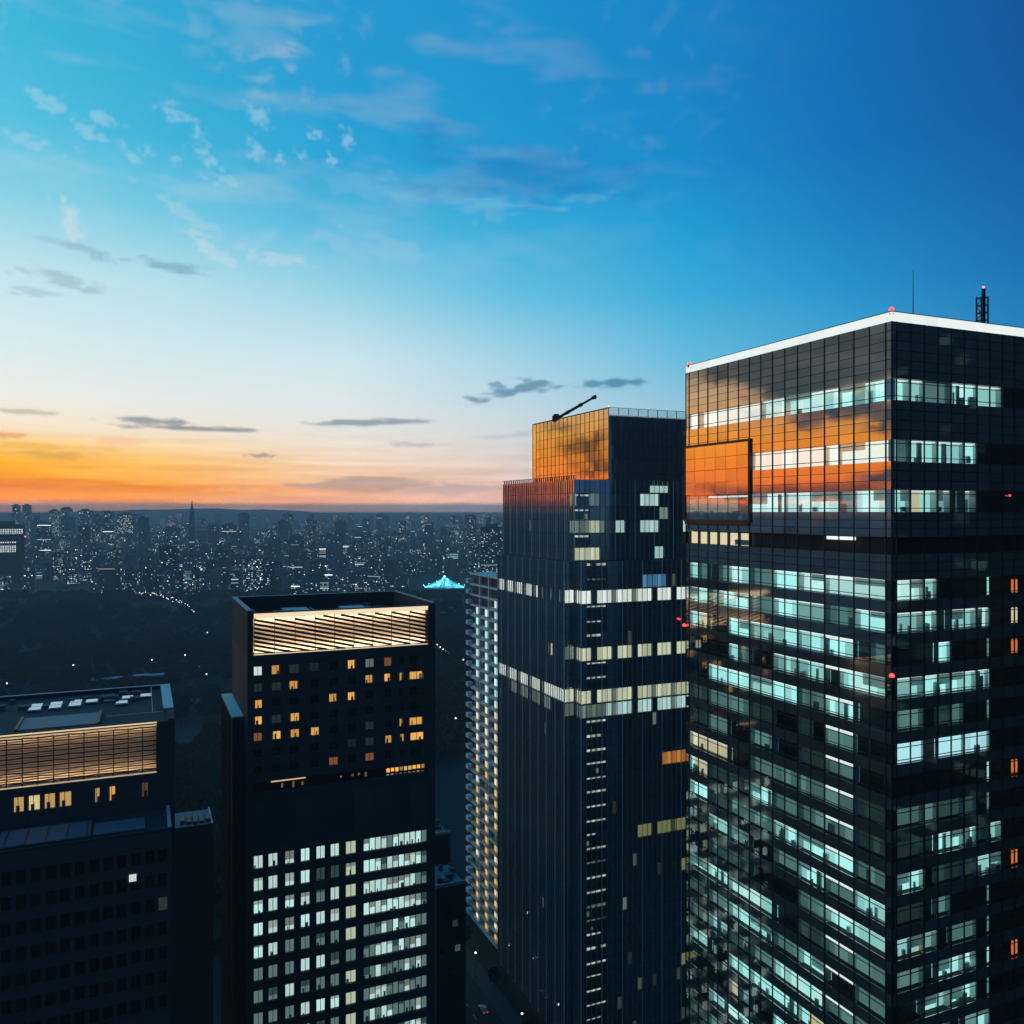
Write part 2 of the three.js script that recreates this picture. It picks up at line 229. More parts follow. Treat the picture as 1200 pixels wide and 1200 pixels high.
// ------------------------------------------------------------------ glass office tower with the lit parapet (right)
{
  const R = rng(11), T = new Thing('office_tower', 'tall glass office tower with glowing white parapet and teal lit window bands', 'tower', ground0(1045, 115), TURN);
  const Rw = wallR(T, 0, 0), Lw = wallL(T, 0, 0), Rj = wallR(T, 0, 0, 'join'), Lj = wallL(T, 0, 0, 'join');
  const DL = 47.3, WR = 40, base = -EYE;
  const sL = [0, 1]; for (let i = 1; i <= 16; i++) sL.push(1 + 2.83 * i); sL.push(DL);
  const sR = [0, .87]; for (let i = 1; i <= 15; i++) sR.push(.87 + 2.6 * i);
  const DEP = 2.2;
  T.add('core', DEP + .4, WR - 1, EYE + base, EYE + 25.4, -DL + 1, -DEP - .4, blackWall);
  T.add('roof', .6, WR - .4, EYE + 25.4, EYE + 25.7, -DL + .6, -.6, roofMat);
  const tall = (h1, h0, rows) => { const a = []; for (let i = 0; i < rows; i++) a.push([h1 - (h1 - h0) * i / rows, h1 - (h1 - h0) * (i + 1) / rows]); return a; };
  const solid = (h1, h0, rows, rw = true) => {
    for (const [W_, ss] of [[Lw, sL], [Rw, sR]]) {
      for (const [a, b] of tall(h1, h0, rows)) for (let i = 0; i < ss.length - 1; i++)
        W_('glass_panel', ss[i] + .04, ss[i + 1] - .04, b + .035, a - .035, -.1, 0, pick(mirror, R), tiltOf(R, .006));
    }
    T.add('floor_slab', .2, WR - .1, EYE + h0 + .02, EYE + h1 - .02, -DL + .1, -.2, blackWall);
  };
  // transoms and mullions
  const bars = (h, t = .09) => { Lw('transom', 0, DL, h - t / 2, h + t / 2, -.05, .035, darkFrame); Rw('transom', 0, WR - .5, h - t / 2, h + t / 2, -.05, .035, darkFrame); };
  sL.forEach((s, i) => Lw('mullion', s - (i % 2 ? .075 : .05), s + (i % 2 ? .075 : .05), -97.9, 25.74, -.1, .09, darkFrame));
  sR.forEach((s, i) => i && Rw('mullion', s - .055, s + .055, -97.9, 25.74, -.1, .09, darkFrame));
  T.add('corner_post', -.07, .07, EYE - 97.9, EYE + 25.74, -.07, .07, darkFrame);
  // one storey of windows on one wall: state of each panel -> panes and the rooms behind
  function storey(W_, J_, ss, top, bot, states) {
    const n = ss.length - 1, hh = top - bot;
    for (let i = 0; i < n; i++) W_('window_pane', ss[i] + .05, ss[i + 1] - .05, bot + .03, top - .03, -.07, -.04, pane, tiltOf(R, .004));
    let i = 0;
    while (i < n) {
      const st = states(i); if (!st || st === 'k') { i++; continue; }
      let j = i + 1; const span = W_ === Lw ? 2 : 1; while (j < n && states(j) === st && (j - i) < span * (st === 'w' ? 3 : 2)) j++;
      const a = ss[i] + .06, b = ss[j] - .06, set = { b: gTeal, c: gCool, d: gDim, f: gFaint, y: gWarm, w: gWhite, u: gBlue }[st], mm = R(), m = st === 'b' && mm < .16 ? pick(gCool, R) : st === 'b' && mm < .21 ? gWarm[2] : st === 'b' && mm < .4 ? pick(gMid, R) : pick(set, R);
      const dep = st === 'u' ? .5 : .55 + R() * .75;
      for (let x = a; x < b - .01;) { let e = x + .7 + R() * 2.4; if (e > b - .6) e = b; W_('lit_window', x, e, bot + .02, top - .02, -dep - .12, -dep + .02 * R(), R() < .55 ? m : pick(set, R)); x = e; }
      J_('room_partition', a - .05, a + .02, bot, top, -dep, -.2, roomWall); J_('room_partition', b - .02, b + .05, bot, top, -dep, -.2, roomWall);
      if (st === 'b' || st === 'c' || st === 'y') {
        W_('ceiling_light', a + .1, b - .1, top - .16, top - .06, -dep + .02, -.25, pick(gWhite, R));
        const nb = Math.floor(R() * R() * 7);
        for (let k = 0; k < nb; k++) { const x = a + .15 + R() * (b - a - .9), w = .2 + R() * .8, h = .35 + R() * (R() < .3 ? 1.3 : .6); J_('furniture', x, Math.min(b - .05, x + w), bot + .05, bot + .25 + h, -dep + .02, -dep + .1 + R() * .35, R() < .35 ? deskMat : roomWall); }
        if (R() < .2) { const x = a + R() * (b - a) * .6; J_('furniture', x, x + .35 + R() * .5, bot, top - .2, -dep + .05, -dep + .3, deskMat); }
        if (R() < .45) { const q = top - hh * (.25 + .4 * R()), x = a + (R() < .5 ? 0 : (b - a) / 2); W_('blind', x + .03, x + (b - a) / 2 - .03, q, top - .05, -.22, -.2, blindMat); }
      } else if (R() < .25) { const x = a + R() * (b - a) * .7; J_('furniture', x, Math.min(b, x + .4 + R()), bot, bot + .6 + R() * 1.2, -dep + .03, -dep + .3, deskMat); }
      i = j;
    }
    for (const q of [top - .5, bot + .52]) W_('transom', W_ === Lw ? 0 : 0, W_ === Lw ? DL : WR - .5, q - .05, q + .05, -.05, .03, darkFrame);
  }
  // parapet of glowing panels
  for (const [W_, ss] of [[Lw, sL], [Rw, sR]]) for (let i = 0; i < ss.length - 1; i++) W_('light_panel', ss[i] + .03, ss[i + 1] - .03, 25.85, 27.0, -.35, .03, glow([.86, .93, .90], .92 + .1 * R()));
  T.add('parapet_cap', -.06, WR, EYE + 27.0, EYE + 27.1, -.5, .1, darkFrame); T.add('parapet_cap', -.1, .5, EYE + 27.0, EYE + 27.1, -DL, -.5, darkFrame);
  solid(25.75, 18.05, 6); storey(Lw, Lj, sL, 18.05, 15.2, i => i > 9 ? 'w' : i > 7 ? 'c' : 'b'); storey(Rw, Rj, sR, 18.05, 15.2, i => i < 9 ? (i === 3 || i === 4 ? 'd' : 'b') : null);
  solid(15.2, 9.8, 4);
  storey(Lw, Lj, sL, 9.8, 6.9, i => i > 10 ? null : i > 4 ? 'w' : 'c'); storey(Rw, Rj, sR, 9.8, 6.9, i => i < 7 ? (i === 1 ? 'd' : 'b') : null);
  solid(6.9, 3.0, 3);
  storey(Lw, Lj, sL, 3.0, 0.0, i => i > 10 ? null : (i === 3 ? 'd' : 'c')); storey(Rw, Rj, sR, 3.0, 0.0, i => i < 5 || i === 6 ? 'b' : null);
  solid(0, -3.45, 3);
  // deep dark plant-floor recess
  T.add('louver_band', .9, WR - 1, EYE - 5.75, EYE - 3.45, -DL + 1, -.9, blackWall);
  Lw('light_strip', 6.7, 12.1, -4.0, -3.55, -.4, -.2, gWhite[0]); Lw('lit_window', 29.4, 46.2, -5.7, -3.6, -.6, -.5, gWarm[2]); Lj('furniture', 30, 33.5, -5.6, -4.7, -.5, -.35, deskMat);
  for (const s of sL.slice(11)) Lw('mullion', s - .05, s + .05, -5.75, -3.45, -.5, .0, darkFrame);
  solid(-5.75, -9.3, 3);
  // typical floors. States by bay, far end first (left wall) and from the corner outwards (right wall)
  const FL = [
    ['bd', 'kd', 'b', 'd', 'b', 'c', 'c', 'c'].reverse(), ['b', 'db', 'b', 'd', 'b', 'b', 'd', 'b'].reverse(), ['b', 'k', 'b', 'b', 'b', 'b', 'b', 'kd'].reverse(), ['k', 'k', 'bd', 'k', 'b', 'b', 'kb', 'b'].reverse(),
    ['k', 'b', 'b', 'b', 'b', 'd', 'b', 'k'].reverse(), ['f', 'd', 'd', 'f', 'k', 'fk', 'd', 'k'].reverse(), ['f', 'd', 'k', 'd', 'k', 'f', 'd', 'k'].reverse(), ['y', 'y', 'k', 'd', 'd', 'd', 'd', 'f'].reverse(),
    ['b', 'f', 'f', 'b', 'd', 'd', 'd', 'f'].reverse(), ['b', 'f', 'd', 'd', 'b', 'b', 'b', 'd'].reverse(), ['f', 'b', 'd', 'k', 'd', 'b', 'd', 'b'].reverse(), ['k', 'f', 'f', 'k', 'k', 'd', 'b', 'b'].reverse(),
    ['b', 'b', 'b', 'b', 'k', 'f', 'd', 'd'].reverse(), ['f', 'd', 'b', 'b', 'd', 'b', 'k', 'd'].reverse(), ['d', 'b', 'f', 'd', 'b', 'b', 'd', 'b'].reverse()];
  const FR = ['ccb', 'bbb.bbb', '...b', 'bbbbbbb', 'dd.fd', 'uu.uuuu', '.......', 'dddfff', 'ff.bbbfb', 'bb.fffbb', 'ff.d', 'bbb.dd', 'dd.bbb', '..bbbb', 'bb.d.bb'];
  for (let k = 0; k < 20; k++) {
    const top = -9.3 - 4.43 * k, bot = top - 2.72;
    storey(Lw, Lj, sL, top, bot, i => { if (i < 1 || i > 16) return null; const b = FL[k % 15 + (k > 14 ? 2 : 0)][(i - 1) >> 1]; const s = b.length > 1 ? b[1 - ((i - 1) & 1)] : b; return s === 'k' ? null : s; });
    storey(Rw, Rj, sR, top, bot, i => { if (!i) return null; const s = FR[k > 14 ? k - 9 : k][i - 1]; return s && s !== '.' ? s : null; });
    if (![1].includes(k % 40)) Lw('light_strip', 6.75, 12.2, top - .42, top - .06, -.35, -.15, gWhite[0]);
    Rw('lit_window', 19.25, 19.75, bot + .1, top - .1, -.6, -.5, k % 3 ? gDim[1] : gTeal[1]);
    if ([0, 2, 6, 9, 12, 16].includes(k)) Rw('lit_window', 24.4, 25.6, bot + .2, top - .5, -.6, -.5, gOrange);
    if (k === 1) Rw('lit_window', 24.4, 25.6, bot + .2, top - .3, -.6, -.5, gWarm[0]);
    solid(bot, bot - 1.71, 1);
    Lw('pier', -.02, 1, bot, top, -.6, -.12, blackWall);
  }
  T.add('lower_floors', .3, WR, 1, EYE - 98, -DL, -.3, darkWall);
  T.add('podium', -3, WR + 4, 0, 14, -DL - 4, 3, darkWall);
  // framed double-height picture window on the far bays
  const f0 = 29.3, f1 = 47.2, y0 = -1.35, y1 = 11.8, fr = mat([.05, .02, .012], .5, .3);
  Lw('window_frame', f0 - .45, f0, y0 - .4, y1 + .4, -.3, .34, fr); Lw('window_frame', f1, f1 + .3, y0 - .4, y1 + .4, -.3, .34, fr); Lw('window_frame', f0, f1, y1, y1 + .4, -.3, .34, fr); Lw('window_frame', f0, f1, y0 - .9, y0, -.3, .34, fr);
  for (let i = 0; i < 6; i++) for (let j = 0; j < 6; j++) { const a = f0 + (f1 - f0) * i / 6, h = y0 + (y1 - y0) * j / 6; if (j > 1) Lw('glass_panel', a + .04, a + 2.94, h + .03, h + 2.15, .12, .2, pick(mirror, R), tiltOf(R, .006)); else Lw('window_pane', a + .04, a + 2.94, h + .03, h + 2.15, .12, .16, pane); }
  Lw('lit_window', f0 + 3, f1 - .3, y0 + .6, 2.7, -.1, -.05, glow([.5, .48, .36], .5)); Lw('light_strip', f0 + .3, f0 + 11, 2.5, 2.8, -.02, .08, gWhite[1]);
  for (let k = 0; k < 14; k++) { const x = f0 + .5 + R() * 15; Lj('furniture', x, x + .5 + R() * 1.6, y0 + .05, y0 + .5 + R() * 1.2, -.03, .08, R() < .7 ? deskMat : roomWall); }
  // beacons
  for (const [x, y, z] of [[.3, 27.35, -.3], [.2, 27.35, -46.5], [-.35, -22.0, .35], [-.4, -21, -47.2]]) { const s = T.mesh('beacon_light', new THREE.SphereGeometry(.34, 12, 8), red); s.position.set(x, EYE + y, z); const b = T.mesh('beacon_base', new THREE.CylinderGeometry(.3, .36, .5, 10), darkFrame); b.position.set(x, EYE + y - .4, z); }
  const sb = T.mesh('beacon_light', new THREE.SphereGeometry(.14, 8, 6), red); sb.position.set(23, EYE + 2.4, .2);
  T.done();
}
{ // rod antenna and lattice mast on its roof
  const a = new Thing('antenna', 'thin black rod antenna rising from the roof of the parapet lit tower', 'antenna', new THREE.Vector3(), 0), p = at(1070, 0, 121);
  a.o.position.set(p.x, EYE + 25.7, p.z);
  const rod = a.mesh('rod', new THREE.CylinderGeometry(.03, .09, 8.6, 8), darkFrame); rod.position.y = 4.3; const b = a.mesh('base', new THREE.CylinderGeometry(.25, .35, .6, 8), darkFrame); b.position.y = .3; a.done();
  const q = at(1151, 0, 132), m = new Thing('lattice_mast', 'black lattice mast with red tip lamp on the parapet lit tower', 'mast', new THREE.Vector3(q.x, EYE + 25.7, q.z), TURN);
  for (const [x, z] of [[-.55, -.55], [.55, -.55], [-.55, .55], [.55, .55]]) m.add('leg', x - .09, x + .09, 0, 7.6, z - .09, z + .09, darkFrame);
  for (let k = 0; k <= 6; k++) { const y = .5 + k * 1.15; for (const z of [-.55, .55]) m.add('crossbar', -.55, .55, y - .06, y + .06, z - .05, z + .05, darkFrame); for (const x of [-.55, .55]) m.add('crossbar', x - .05, x + .05, y - .06, y + .06, -.55, .55, darkFrame); if (k < 6) m.add('brace', -.75, .75, y + .52, y + .6, -.59, -.53, darkFrame, new THREE.Euler(0, 0, k % 2 ? .8 : -.8)); }
  m.add('dipole', .1, .5, 2, 8.9, -.2, .2, darkFrame);
  const l = m.mesh('tip_light', new THREE.SphereGeometry(.2, 10, 8), glow([1, .3, .25], 2)); l.position.set(.3, 9.1, 0); m.done();
}

// ------------------------------------------------------------------ stepped dark glass tower (centre)
{
  const R = rng(23), T = new Thing('stepped_tower', 'dark stepped glass tower with fine vertical fins and white lit floor bands', 'tower', ground0(681, 250), TURN);
  const W = 50, fin = 1.75, base = -EYE;
  const mTop = -14.75, uTop = 9.75, tTop = 31.5;
  // bodies behind the glass
  T.add('core', 1.2, W, 0, EYE + mTop - .3, -58.8, -1.2, blackWall); T.add('core', -2.2, 1.2, 0, EYE + mTop - .3, -54.6, -5.4, blackWall);
  T.add('core', 1.0, W, EYE + mTop - .3, EYE + uTop - .3, -58.6, -5.2, blackWall); T.add('core', 12.7, W, EYE + uTop - .3, EYE + tTop - 2.6, -58.6, -5.2, blackWall);
  T.add('roof', .1, W, EYE + mTop - .3, EYE + mTop - .05, -4.1, -.1, roofMat); T.add('roof', -3.3, 0, EYE + mTop - .3, EYE + mTop - .05, -55.3, -4.3, roofMat); T.add('roof', .1, 12.6, EYE + uTop - .3, EYE + uTop - .05, -58.7, -4.3, roofMat); T.add('roof', 11.8, W, EYE + tTop - 2.6, EYE + tTop - 2.35, -58.7, -4.3, roofMat);
  // top block: mirror glass on the sunset side
  const tl = wallL(T, 11.7, -4.2), tr = wallR(T, 11.7, -4.2), ul = wallL(T, 0, -4.2), ur = wallR(T, 0, -4.2);
  for (let i = 0; i < 18; i++) for (let j = 0; j < 7; j++) tl('glass_panel', i * 3.03 + .05, i * 3.03 + 2.98, uTop + j * 3.1 + .06, uTop + j * 3.1 + 3.05, -.1, 0, pick(mirror, R), tiltOf(R, .006));
  for (let i = 0; i <= 18; i++) tl('mullion', i * 3.03 - .05, i * 3.03 + .05, uTop, tTop + .1, -.1, .1, darkFrame);
  tl('parapet_cap', 0, 54.6, tTop, tTop + .25, -.4, .12, darkFrame);
  for (let i = 0; i < 21; i++) for (let j = 0; j < 5; j++) { const lit = j === 0 && i > 5 && i < 12 ? 1 : 0; tr('glass_panel', i * fin + .04, i * fin + 1.71, uTop + (j ? 2.0 + (j - 1) * 4.4 : -1.6), uTop + (j ? 2.0 + j * 4.4 - .08 : 1.9), -.1, 0, pick(mirror, R), tiltOf(R, .003)); }
  for (let i = 0; i < 11; i++) { tr('post', i * 3.5 - .07, i * 3.5 + .07, tTop - 2.1, tTop + .2, -.15, .05, darkFrame); tr('screen_pane', i * 3.5 + .1, i * 3.5 + 3.4, tTop - 1.9, tTop, -.06, -.02, pane); }
  tr('rail', 0, 38, tTop + .1, tTop + .25, -.1, .06, darkFrame); tr('rail', 0, 38, tTop - 2.15, tTop - 2.0, -.1, .06, darkFrame);
  for (let i = 0; i < 34; i++) ul('parapet_post', .3 + i * 1.6, .55 + i * 1.6, uTop - .05, uTop + 1.1, -.15, .12, darkFrame); ul('rail', 0, 54.6, uTop + 1.05, uTop + 1.2, -.12, .1, darkFrame);
  // one curtain wall: storeys of panes between fins. look(i, k) -> undefined, or the glow of a lit pane, or 'S' for a lamp strip, or a dim glow
  function curtain(w, n, s0, top, floors, hgt, look, glass, step = fin) {
    for (let k = 0; k < floors; k++) {
      const h1 = top - k * hgt, h0 = h1 - hgt, mood = R(), low = .4 + R() * .5, th = .38 + R() * R() * .5;
      for (let i = 0; i < n; i++) {
        const a = s0 + i * step, b = a + step, st = look(i, k);
        if (st === undefined) { w('glass_panel', a + .05, b - .05, h0 + .05, h1 - .05, -.12, -.02, pick(glass, R), tiltOf(R, .003)); continue; }
        w('spandrel_panel', a + .05, b - .05, h0 + .03, h0 + .35, -.12, -.02, pick(glass, R));
        w('window_pane', a + .05, b - .05, h0 + .38, h1 - .08, -.09, -.05, pane);
        if (st === 'S') { if (mood > .06 && R() < .93) w('ceiling_light', a + .12 + .3 * R(), b - .12, h1 - low - th, h1 - low, -.85, -.75, mood > .2 ? pick(stripLit, R) : pick(stripDim, R)); if (R() < .1) w('furniture', a + .3, a + .5 + R(), h0 + .4, h0 + .9 + R() * 1.2, -.9, -.7, pick(grey, R)); w('room_back', a, b, h0 + .35, h1, -1.1, -.95, darkWall); }
        else w('lit_window', a + .06, b - .06, h0 + .36, h1 - .1, -.6, -.5, st);
      }
      w('floor_edge', s0, s0 + n * step, h0 - .06, h0 + .05, -.9, -.02, blackWall);
    }
    for (let i = 0; i <= n; i++) w('fin', s0 + i * step - .035, s0 + i * step + .035, top - floors * hgt, top, -.05, .2, i % 4 ? finDark : finPale);
  }
  const finPale = mat([.6, .61, .6], .6, 0), finDark = mat([.2, .2, .2], .6, 0);
  const stripLit = [.8, .45, .62].map(k => glow([.9, 1, .96], k)), stripDim = [.1, .18, .05].map(k => glow([.7, 1, .93], k));
  const litW = [1.0, 1.15, .9].map(k => glow([1, 1.02, .92], k)), litY = [.75, .9, .6].map(k => glow([1, .96, .66], k)), litC = [.9, .7].map(k => glow([.72, 1, .95], k)), grey = [.2, .3, .14].map(k => glow([.8, 1, .85], k));
  const col3 = i => (i + 1) % 4 === 3 ? 1 : 0;
  // upper setback block
  curtain(ur, 27, 0, uTop, 6, 4.08, (i, k) => {
    if (k === 0) return i > 14 && i < 19 ? pick(litC, R) : undefined;
    if (i < 3 && (k === 1 || k === 2 || k === 4)) return 'S';
    if (k === 1) return i < 5 ? pick(grey, R) : i > 12 && i < 17 ? pick(litC, R) : undefined;
    if (k === 2) return i > 16 && i < 19 ? grey[1] : undefined;
    if (k === 3) return i < 6 ? (i === 3 || i === 4 ? litY[2] : pick(grey, R)) : i > 7 && i < 10 ? litC[1] : i > 12 && i < 17 ? pick(litC, R) : i > 21 && i < 25 ? litC[0] : undefined;
    if (k === 5) return i < 5 ? pick(litY, R) : i === 16 || i === 17 ? litC[1] : undefined;
    return undefined;
  }, mirror);
  curtain(ul, 36, 0, uTop, 6, 4.08, (i, k) => (k === 3 && i === 20 ? litW[0] : (k === 1 || k === 3) && i < 3 ? grey[1] : undefined), mirror, 1.5);
  // lower blocks
  const mr = wallR(T, 0, 0), ml = wallL(T, 0, 0), lr = wallR(T, -3.4, -4.2), ll = wallL(T, -3.4, -4.2);
  const NF = 34, FH = 4.2, brt = { 2: litW, 6: litY, 9: litY, 10: litC };
  const full = (i, k) => { const b = brt[k]; return b ? (col3(i) ? (R() < .3 ? grey[0] : undefined) : pick(b, R)) : undefined; };
  curtain(mr, 28, 0, mTop, NF, FH, (i, k) => {
    if (k === 10) return i > 4 ? full(i, k) : pick(grey, R);
    if (brt[k]) return full(i, k);
    if (k === 1 && i > 11 && i < 17) return pick(glows.b, R);
    if (i > 0 && i < 5) return k % 7 === 5 && i > 3 ? undefined : 'S';
    if (k === 14 && i > 15 && i < 22) return pick(glows.o, R);
    if (k === 19 && i > 9 && !col3(i)) return glows.y;
    if ((k === 22 || k === 29) && i > 19) return glows.y;
    if (R() < .035) return R() < .7 ? pick(faintW, R) : pick(grey, R);
    return undefined;
  }, mirror);
  curtain(ml, 3, 0, mTop, NF, FH, (i, k) => k === 10 ? grey[2] : brt[k] ? pick(brt[k], R) : undefined, mirror, 1.4);
  curtain(lr, 2, 0, mTop, NF, FH, (i, k) => k === 10 || k === 6 ? grey[2] : brt[k] ? pick(brt[k], R) : undefined, mirror, 1.7);
  curtain(ll, 34, 0, mTop, NF, FH, (i, k) => {
    if (k === 2) return i < 12 ? (i === 1 || i === 5 || i === 9 ? pick(litW, R) : undefined) : i % 5 === 4 ? undefined : pick(litW, R);
    if (k === 6) return i === 5 || i === 6 ? litY[0] : i === 12 ? grey[2] : undefined;
    if (k === 9) return i % 6 === 4 && i > 5 ? undefined : pick(litW, R);
    if (k === 10) return i > 5 && i < 27 && i % 6 !== 4 ? pick(grey, R) : undefined;
    if (k > 10 && R() < .06) return pick(faintW, R);
    return undefined;
  }, mirror, 1.5);
  T.add('corner_post', -3.55, -3.25, EYE + mTop - NF * FH, EYE + mTop + .3, -4.35, -4.05, finPale);
  T.add('base', -3.4, W, 0, EYE + mTop - NF * FH, -58, 0, darkWall);
  const bc = T.mesh('beacon_light', new THREE.SphereGeometry(.3, 8, 6), red); bc.position.set(34, EYE - 33, .5);
  const bt = T.mesh('beacon_light', new THREE.SphereGeometry(.22, 8, 6), glow([1, .85, .5], 1.4)); bt.position.set(11.7, EYE + tTop + .5, -4.2);
  T.done();
}
{ // boom of the window-cleaning crane on the top block
  const foot = at(652, 0, 292), T = new Thing('roof_crane', 'dark telescopic roof crane boom leaning over the stepped tower roof', 'crane', new THREE.Vector3(foot.x, EYE + 31.3, foot.z), -.25);
  T.add('base', -1.2, 1.2, 0, 1.6, -1.2, 1.2, darkFrame); T.add('turntable', -.8, .8, 1.6, 2.2, -.8, .8, darkFrame);
  const e = new THREE.Euler(0, 0, .49), c = Math.cos(.49), s = Math.sin(.49);
  const seg = (n, a, b, w) => { const m = (a + b) / 2; T.add(n, m * c - (b - a) / 2, m * c + (b - a) / 2, .6 + m * s - w, .6 + m * s + w, -w, w, darkFrame, e); };
  seg('boom', -1.5, 9.5, .42); seg('boom', 9.5, 14.2, .32); seg('joint', 9, 10.1, .55); seg('joint', 4, 5, .52); seg('jib_head', 14, 15.6, .5);
  T.add('hook_block', 15.2 * c - .2, 15.2 * c + .25, 6.9, 7.5, -.2, .2, darkFrame); T.done();
}

// ------------------------------------------------------------------ slim tower with rows of balconies
{
  const R = rng(31), T = new Thing('balcony_tower', 'slim pale concrete tower with stacked balconies and lit paired windows', 'tower', ground0(588, 318), TURN);
  const L = wallL(T, 0, 0), wall = mat([.80, .74, .66], .85), soff = wall, recess = mat([.03, .035, .038], .6);
  const blueP = mat([.3, .62, .75], .8), tanP = mat([.72, .6, .38], .8), len = 33.2, top = -24.7, fh = 4.22, bay = 9.67, s0 = 4.2;
  T.add('core', 1.6, 24, 0, EYE + top - .4, -len, 0, recess); T.add('roof', -.2, 24, EYE + top - .4, EYE + top, -len, 0, soff);
  const wt = [gTeal, gCool, [glow([.75, .95, .9], .9), glow([.55, .9, .85], .8)]], ww = [glow([1, .95, .75], .9), glow([1, .85, .6], .8)], wo = [glow([1, .6, .2], .8), glow([1, .72, .3], .8)];
  for (let k = 0; k < 33; k++) {
    const h1 = top - k * fh, h0 = h1 - fh;
    L('band', 0, len, h1 - .7, h1 - .05, -1.6, k < 3 ? .15 : -.1, k < 3 ? wall : soff);
    // end of the gallery that sticks out past the far corner
    L('end_parapet', len + .02, len + 2.6, h0 + .1, h0 + 1.6, -1.2, .9, wall); L('end_slab', len - .5, len + 2.6, h0 - .1, h0 + .1, -1.4, .9, soff);
    for (let b = 0; b < 4; b++) {
      const a = s0 + (b - 1) * bay; if (a + bay < 0) continue;
      const x0 = Math.max(.1, a + .6), x1 = a + bay - .5;
      L('pier', a - .35, a + .35, h0, h1 - .7, -1.6, -.2, wall);
      if (k < 3 && !(k === 2 && b === 1)) { L('dark_window', x0, x1, h0 + .1, h1 - 1.2, -1.4, -1.35, recess); continue; }
      const set = k > 15 ? (R() < .7 ? (k > 17 ? wo : ww) : ww) : k > 11 ? ww : pick(wt, R);
      const off = R() < .06;
      const m = off ? gFaint[1] : pick(set, R);
      // window pair sits in the near half of the bay
      const wa = a + .5, wb = a + 5.2;
      T.open('window'); L('lit_room', wa, (wa + wb) / 2 - .12, h0 + .5, h1 - .75, -1.1, -1.0, m); L('lit_room', (wa + wb) / 2 + .12, wb, h0 + .5, h1 - .75, -1.1, -1.0, off ? m : pick(set, R));
      L('mullion', (wa + wb) / 2 - .1, (wa + wb) / 2 + .1, h0 + .45, h1 - .7, -1.1, -.85, darkFrame); L('frame', wa - .15, wa, h0 + .45, h1 - .7, -1.1, -.8, wall); L('frame', wb, wb + .15, h0 + .45, h1 - .7, -1.1, -.8, wall); T.close();
      const tint = k === 16 && b < 3 ? blueP : k > 16 ? tanP : wall;
      T.open('balcony'); L('parapet', a + .3, a + 6.6, h0 - .02, h0 + .95, .0, .16, tint); L('slab', a + .3, a + 6.6, h0 - .2, h0 - .02, -1.2, .16, soff); L('parapet', a + 6.5, a + 6.66, h0 - .02, h0 + .95, -1.0, .0, tint); L('parapet', a + .3, a + .46, h0 - .02, h0 + .95, -1.0, .0, tint); T.close();
    }
  }
  T.add('lower_wall', -.1, 24, 0, EYE + top - 33 * fh, -len, 0, soff);
  T.done();
}

// ------------------------------------------------------------------ unseen towers, added to darken the reflections in the towers' right sides
for (const [x, d, w, dp, h, lb] of [[118, 78, 46, 40, 216, 'unseen dark tower added across the street to darken reflections in the parapet lit tower'], [192, 140, 50, 104, 236, 'unseen dark tower added across the avenue to darken reflections in the stepped tower']]) {
  const R = rng(x), T = new Thing('neighbour_tower', lb, 'tower', new THREE.Vector3(x, 0, -d), TURN), g = mat([.012, .014, .015], .5);
  T.add('wall', 0, w, 0, h, -dp, 0, g); T.add('roof_house', 8, w - 8, h, h + 5, -dp + 8, -8, darkWall);
  for (let k = 0; k < 60; k++) { const y = 100 + Math.floor(R() * 26) * 4.2, z = -dp + 1 + Math.floor(R() * 11) * 3.4; T.join('lit_window', -.06, -.01, y, y + 1.6, z, z + 2.8, pick(gFaint, R)); }
  T.done();
}

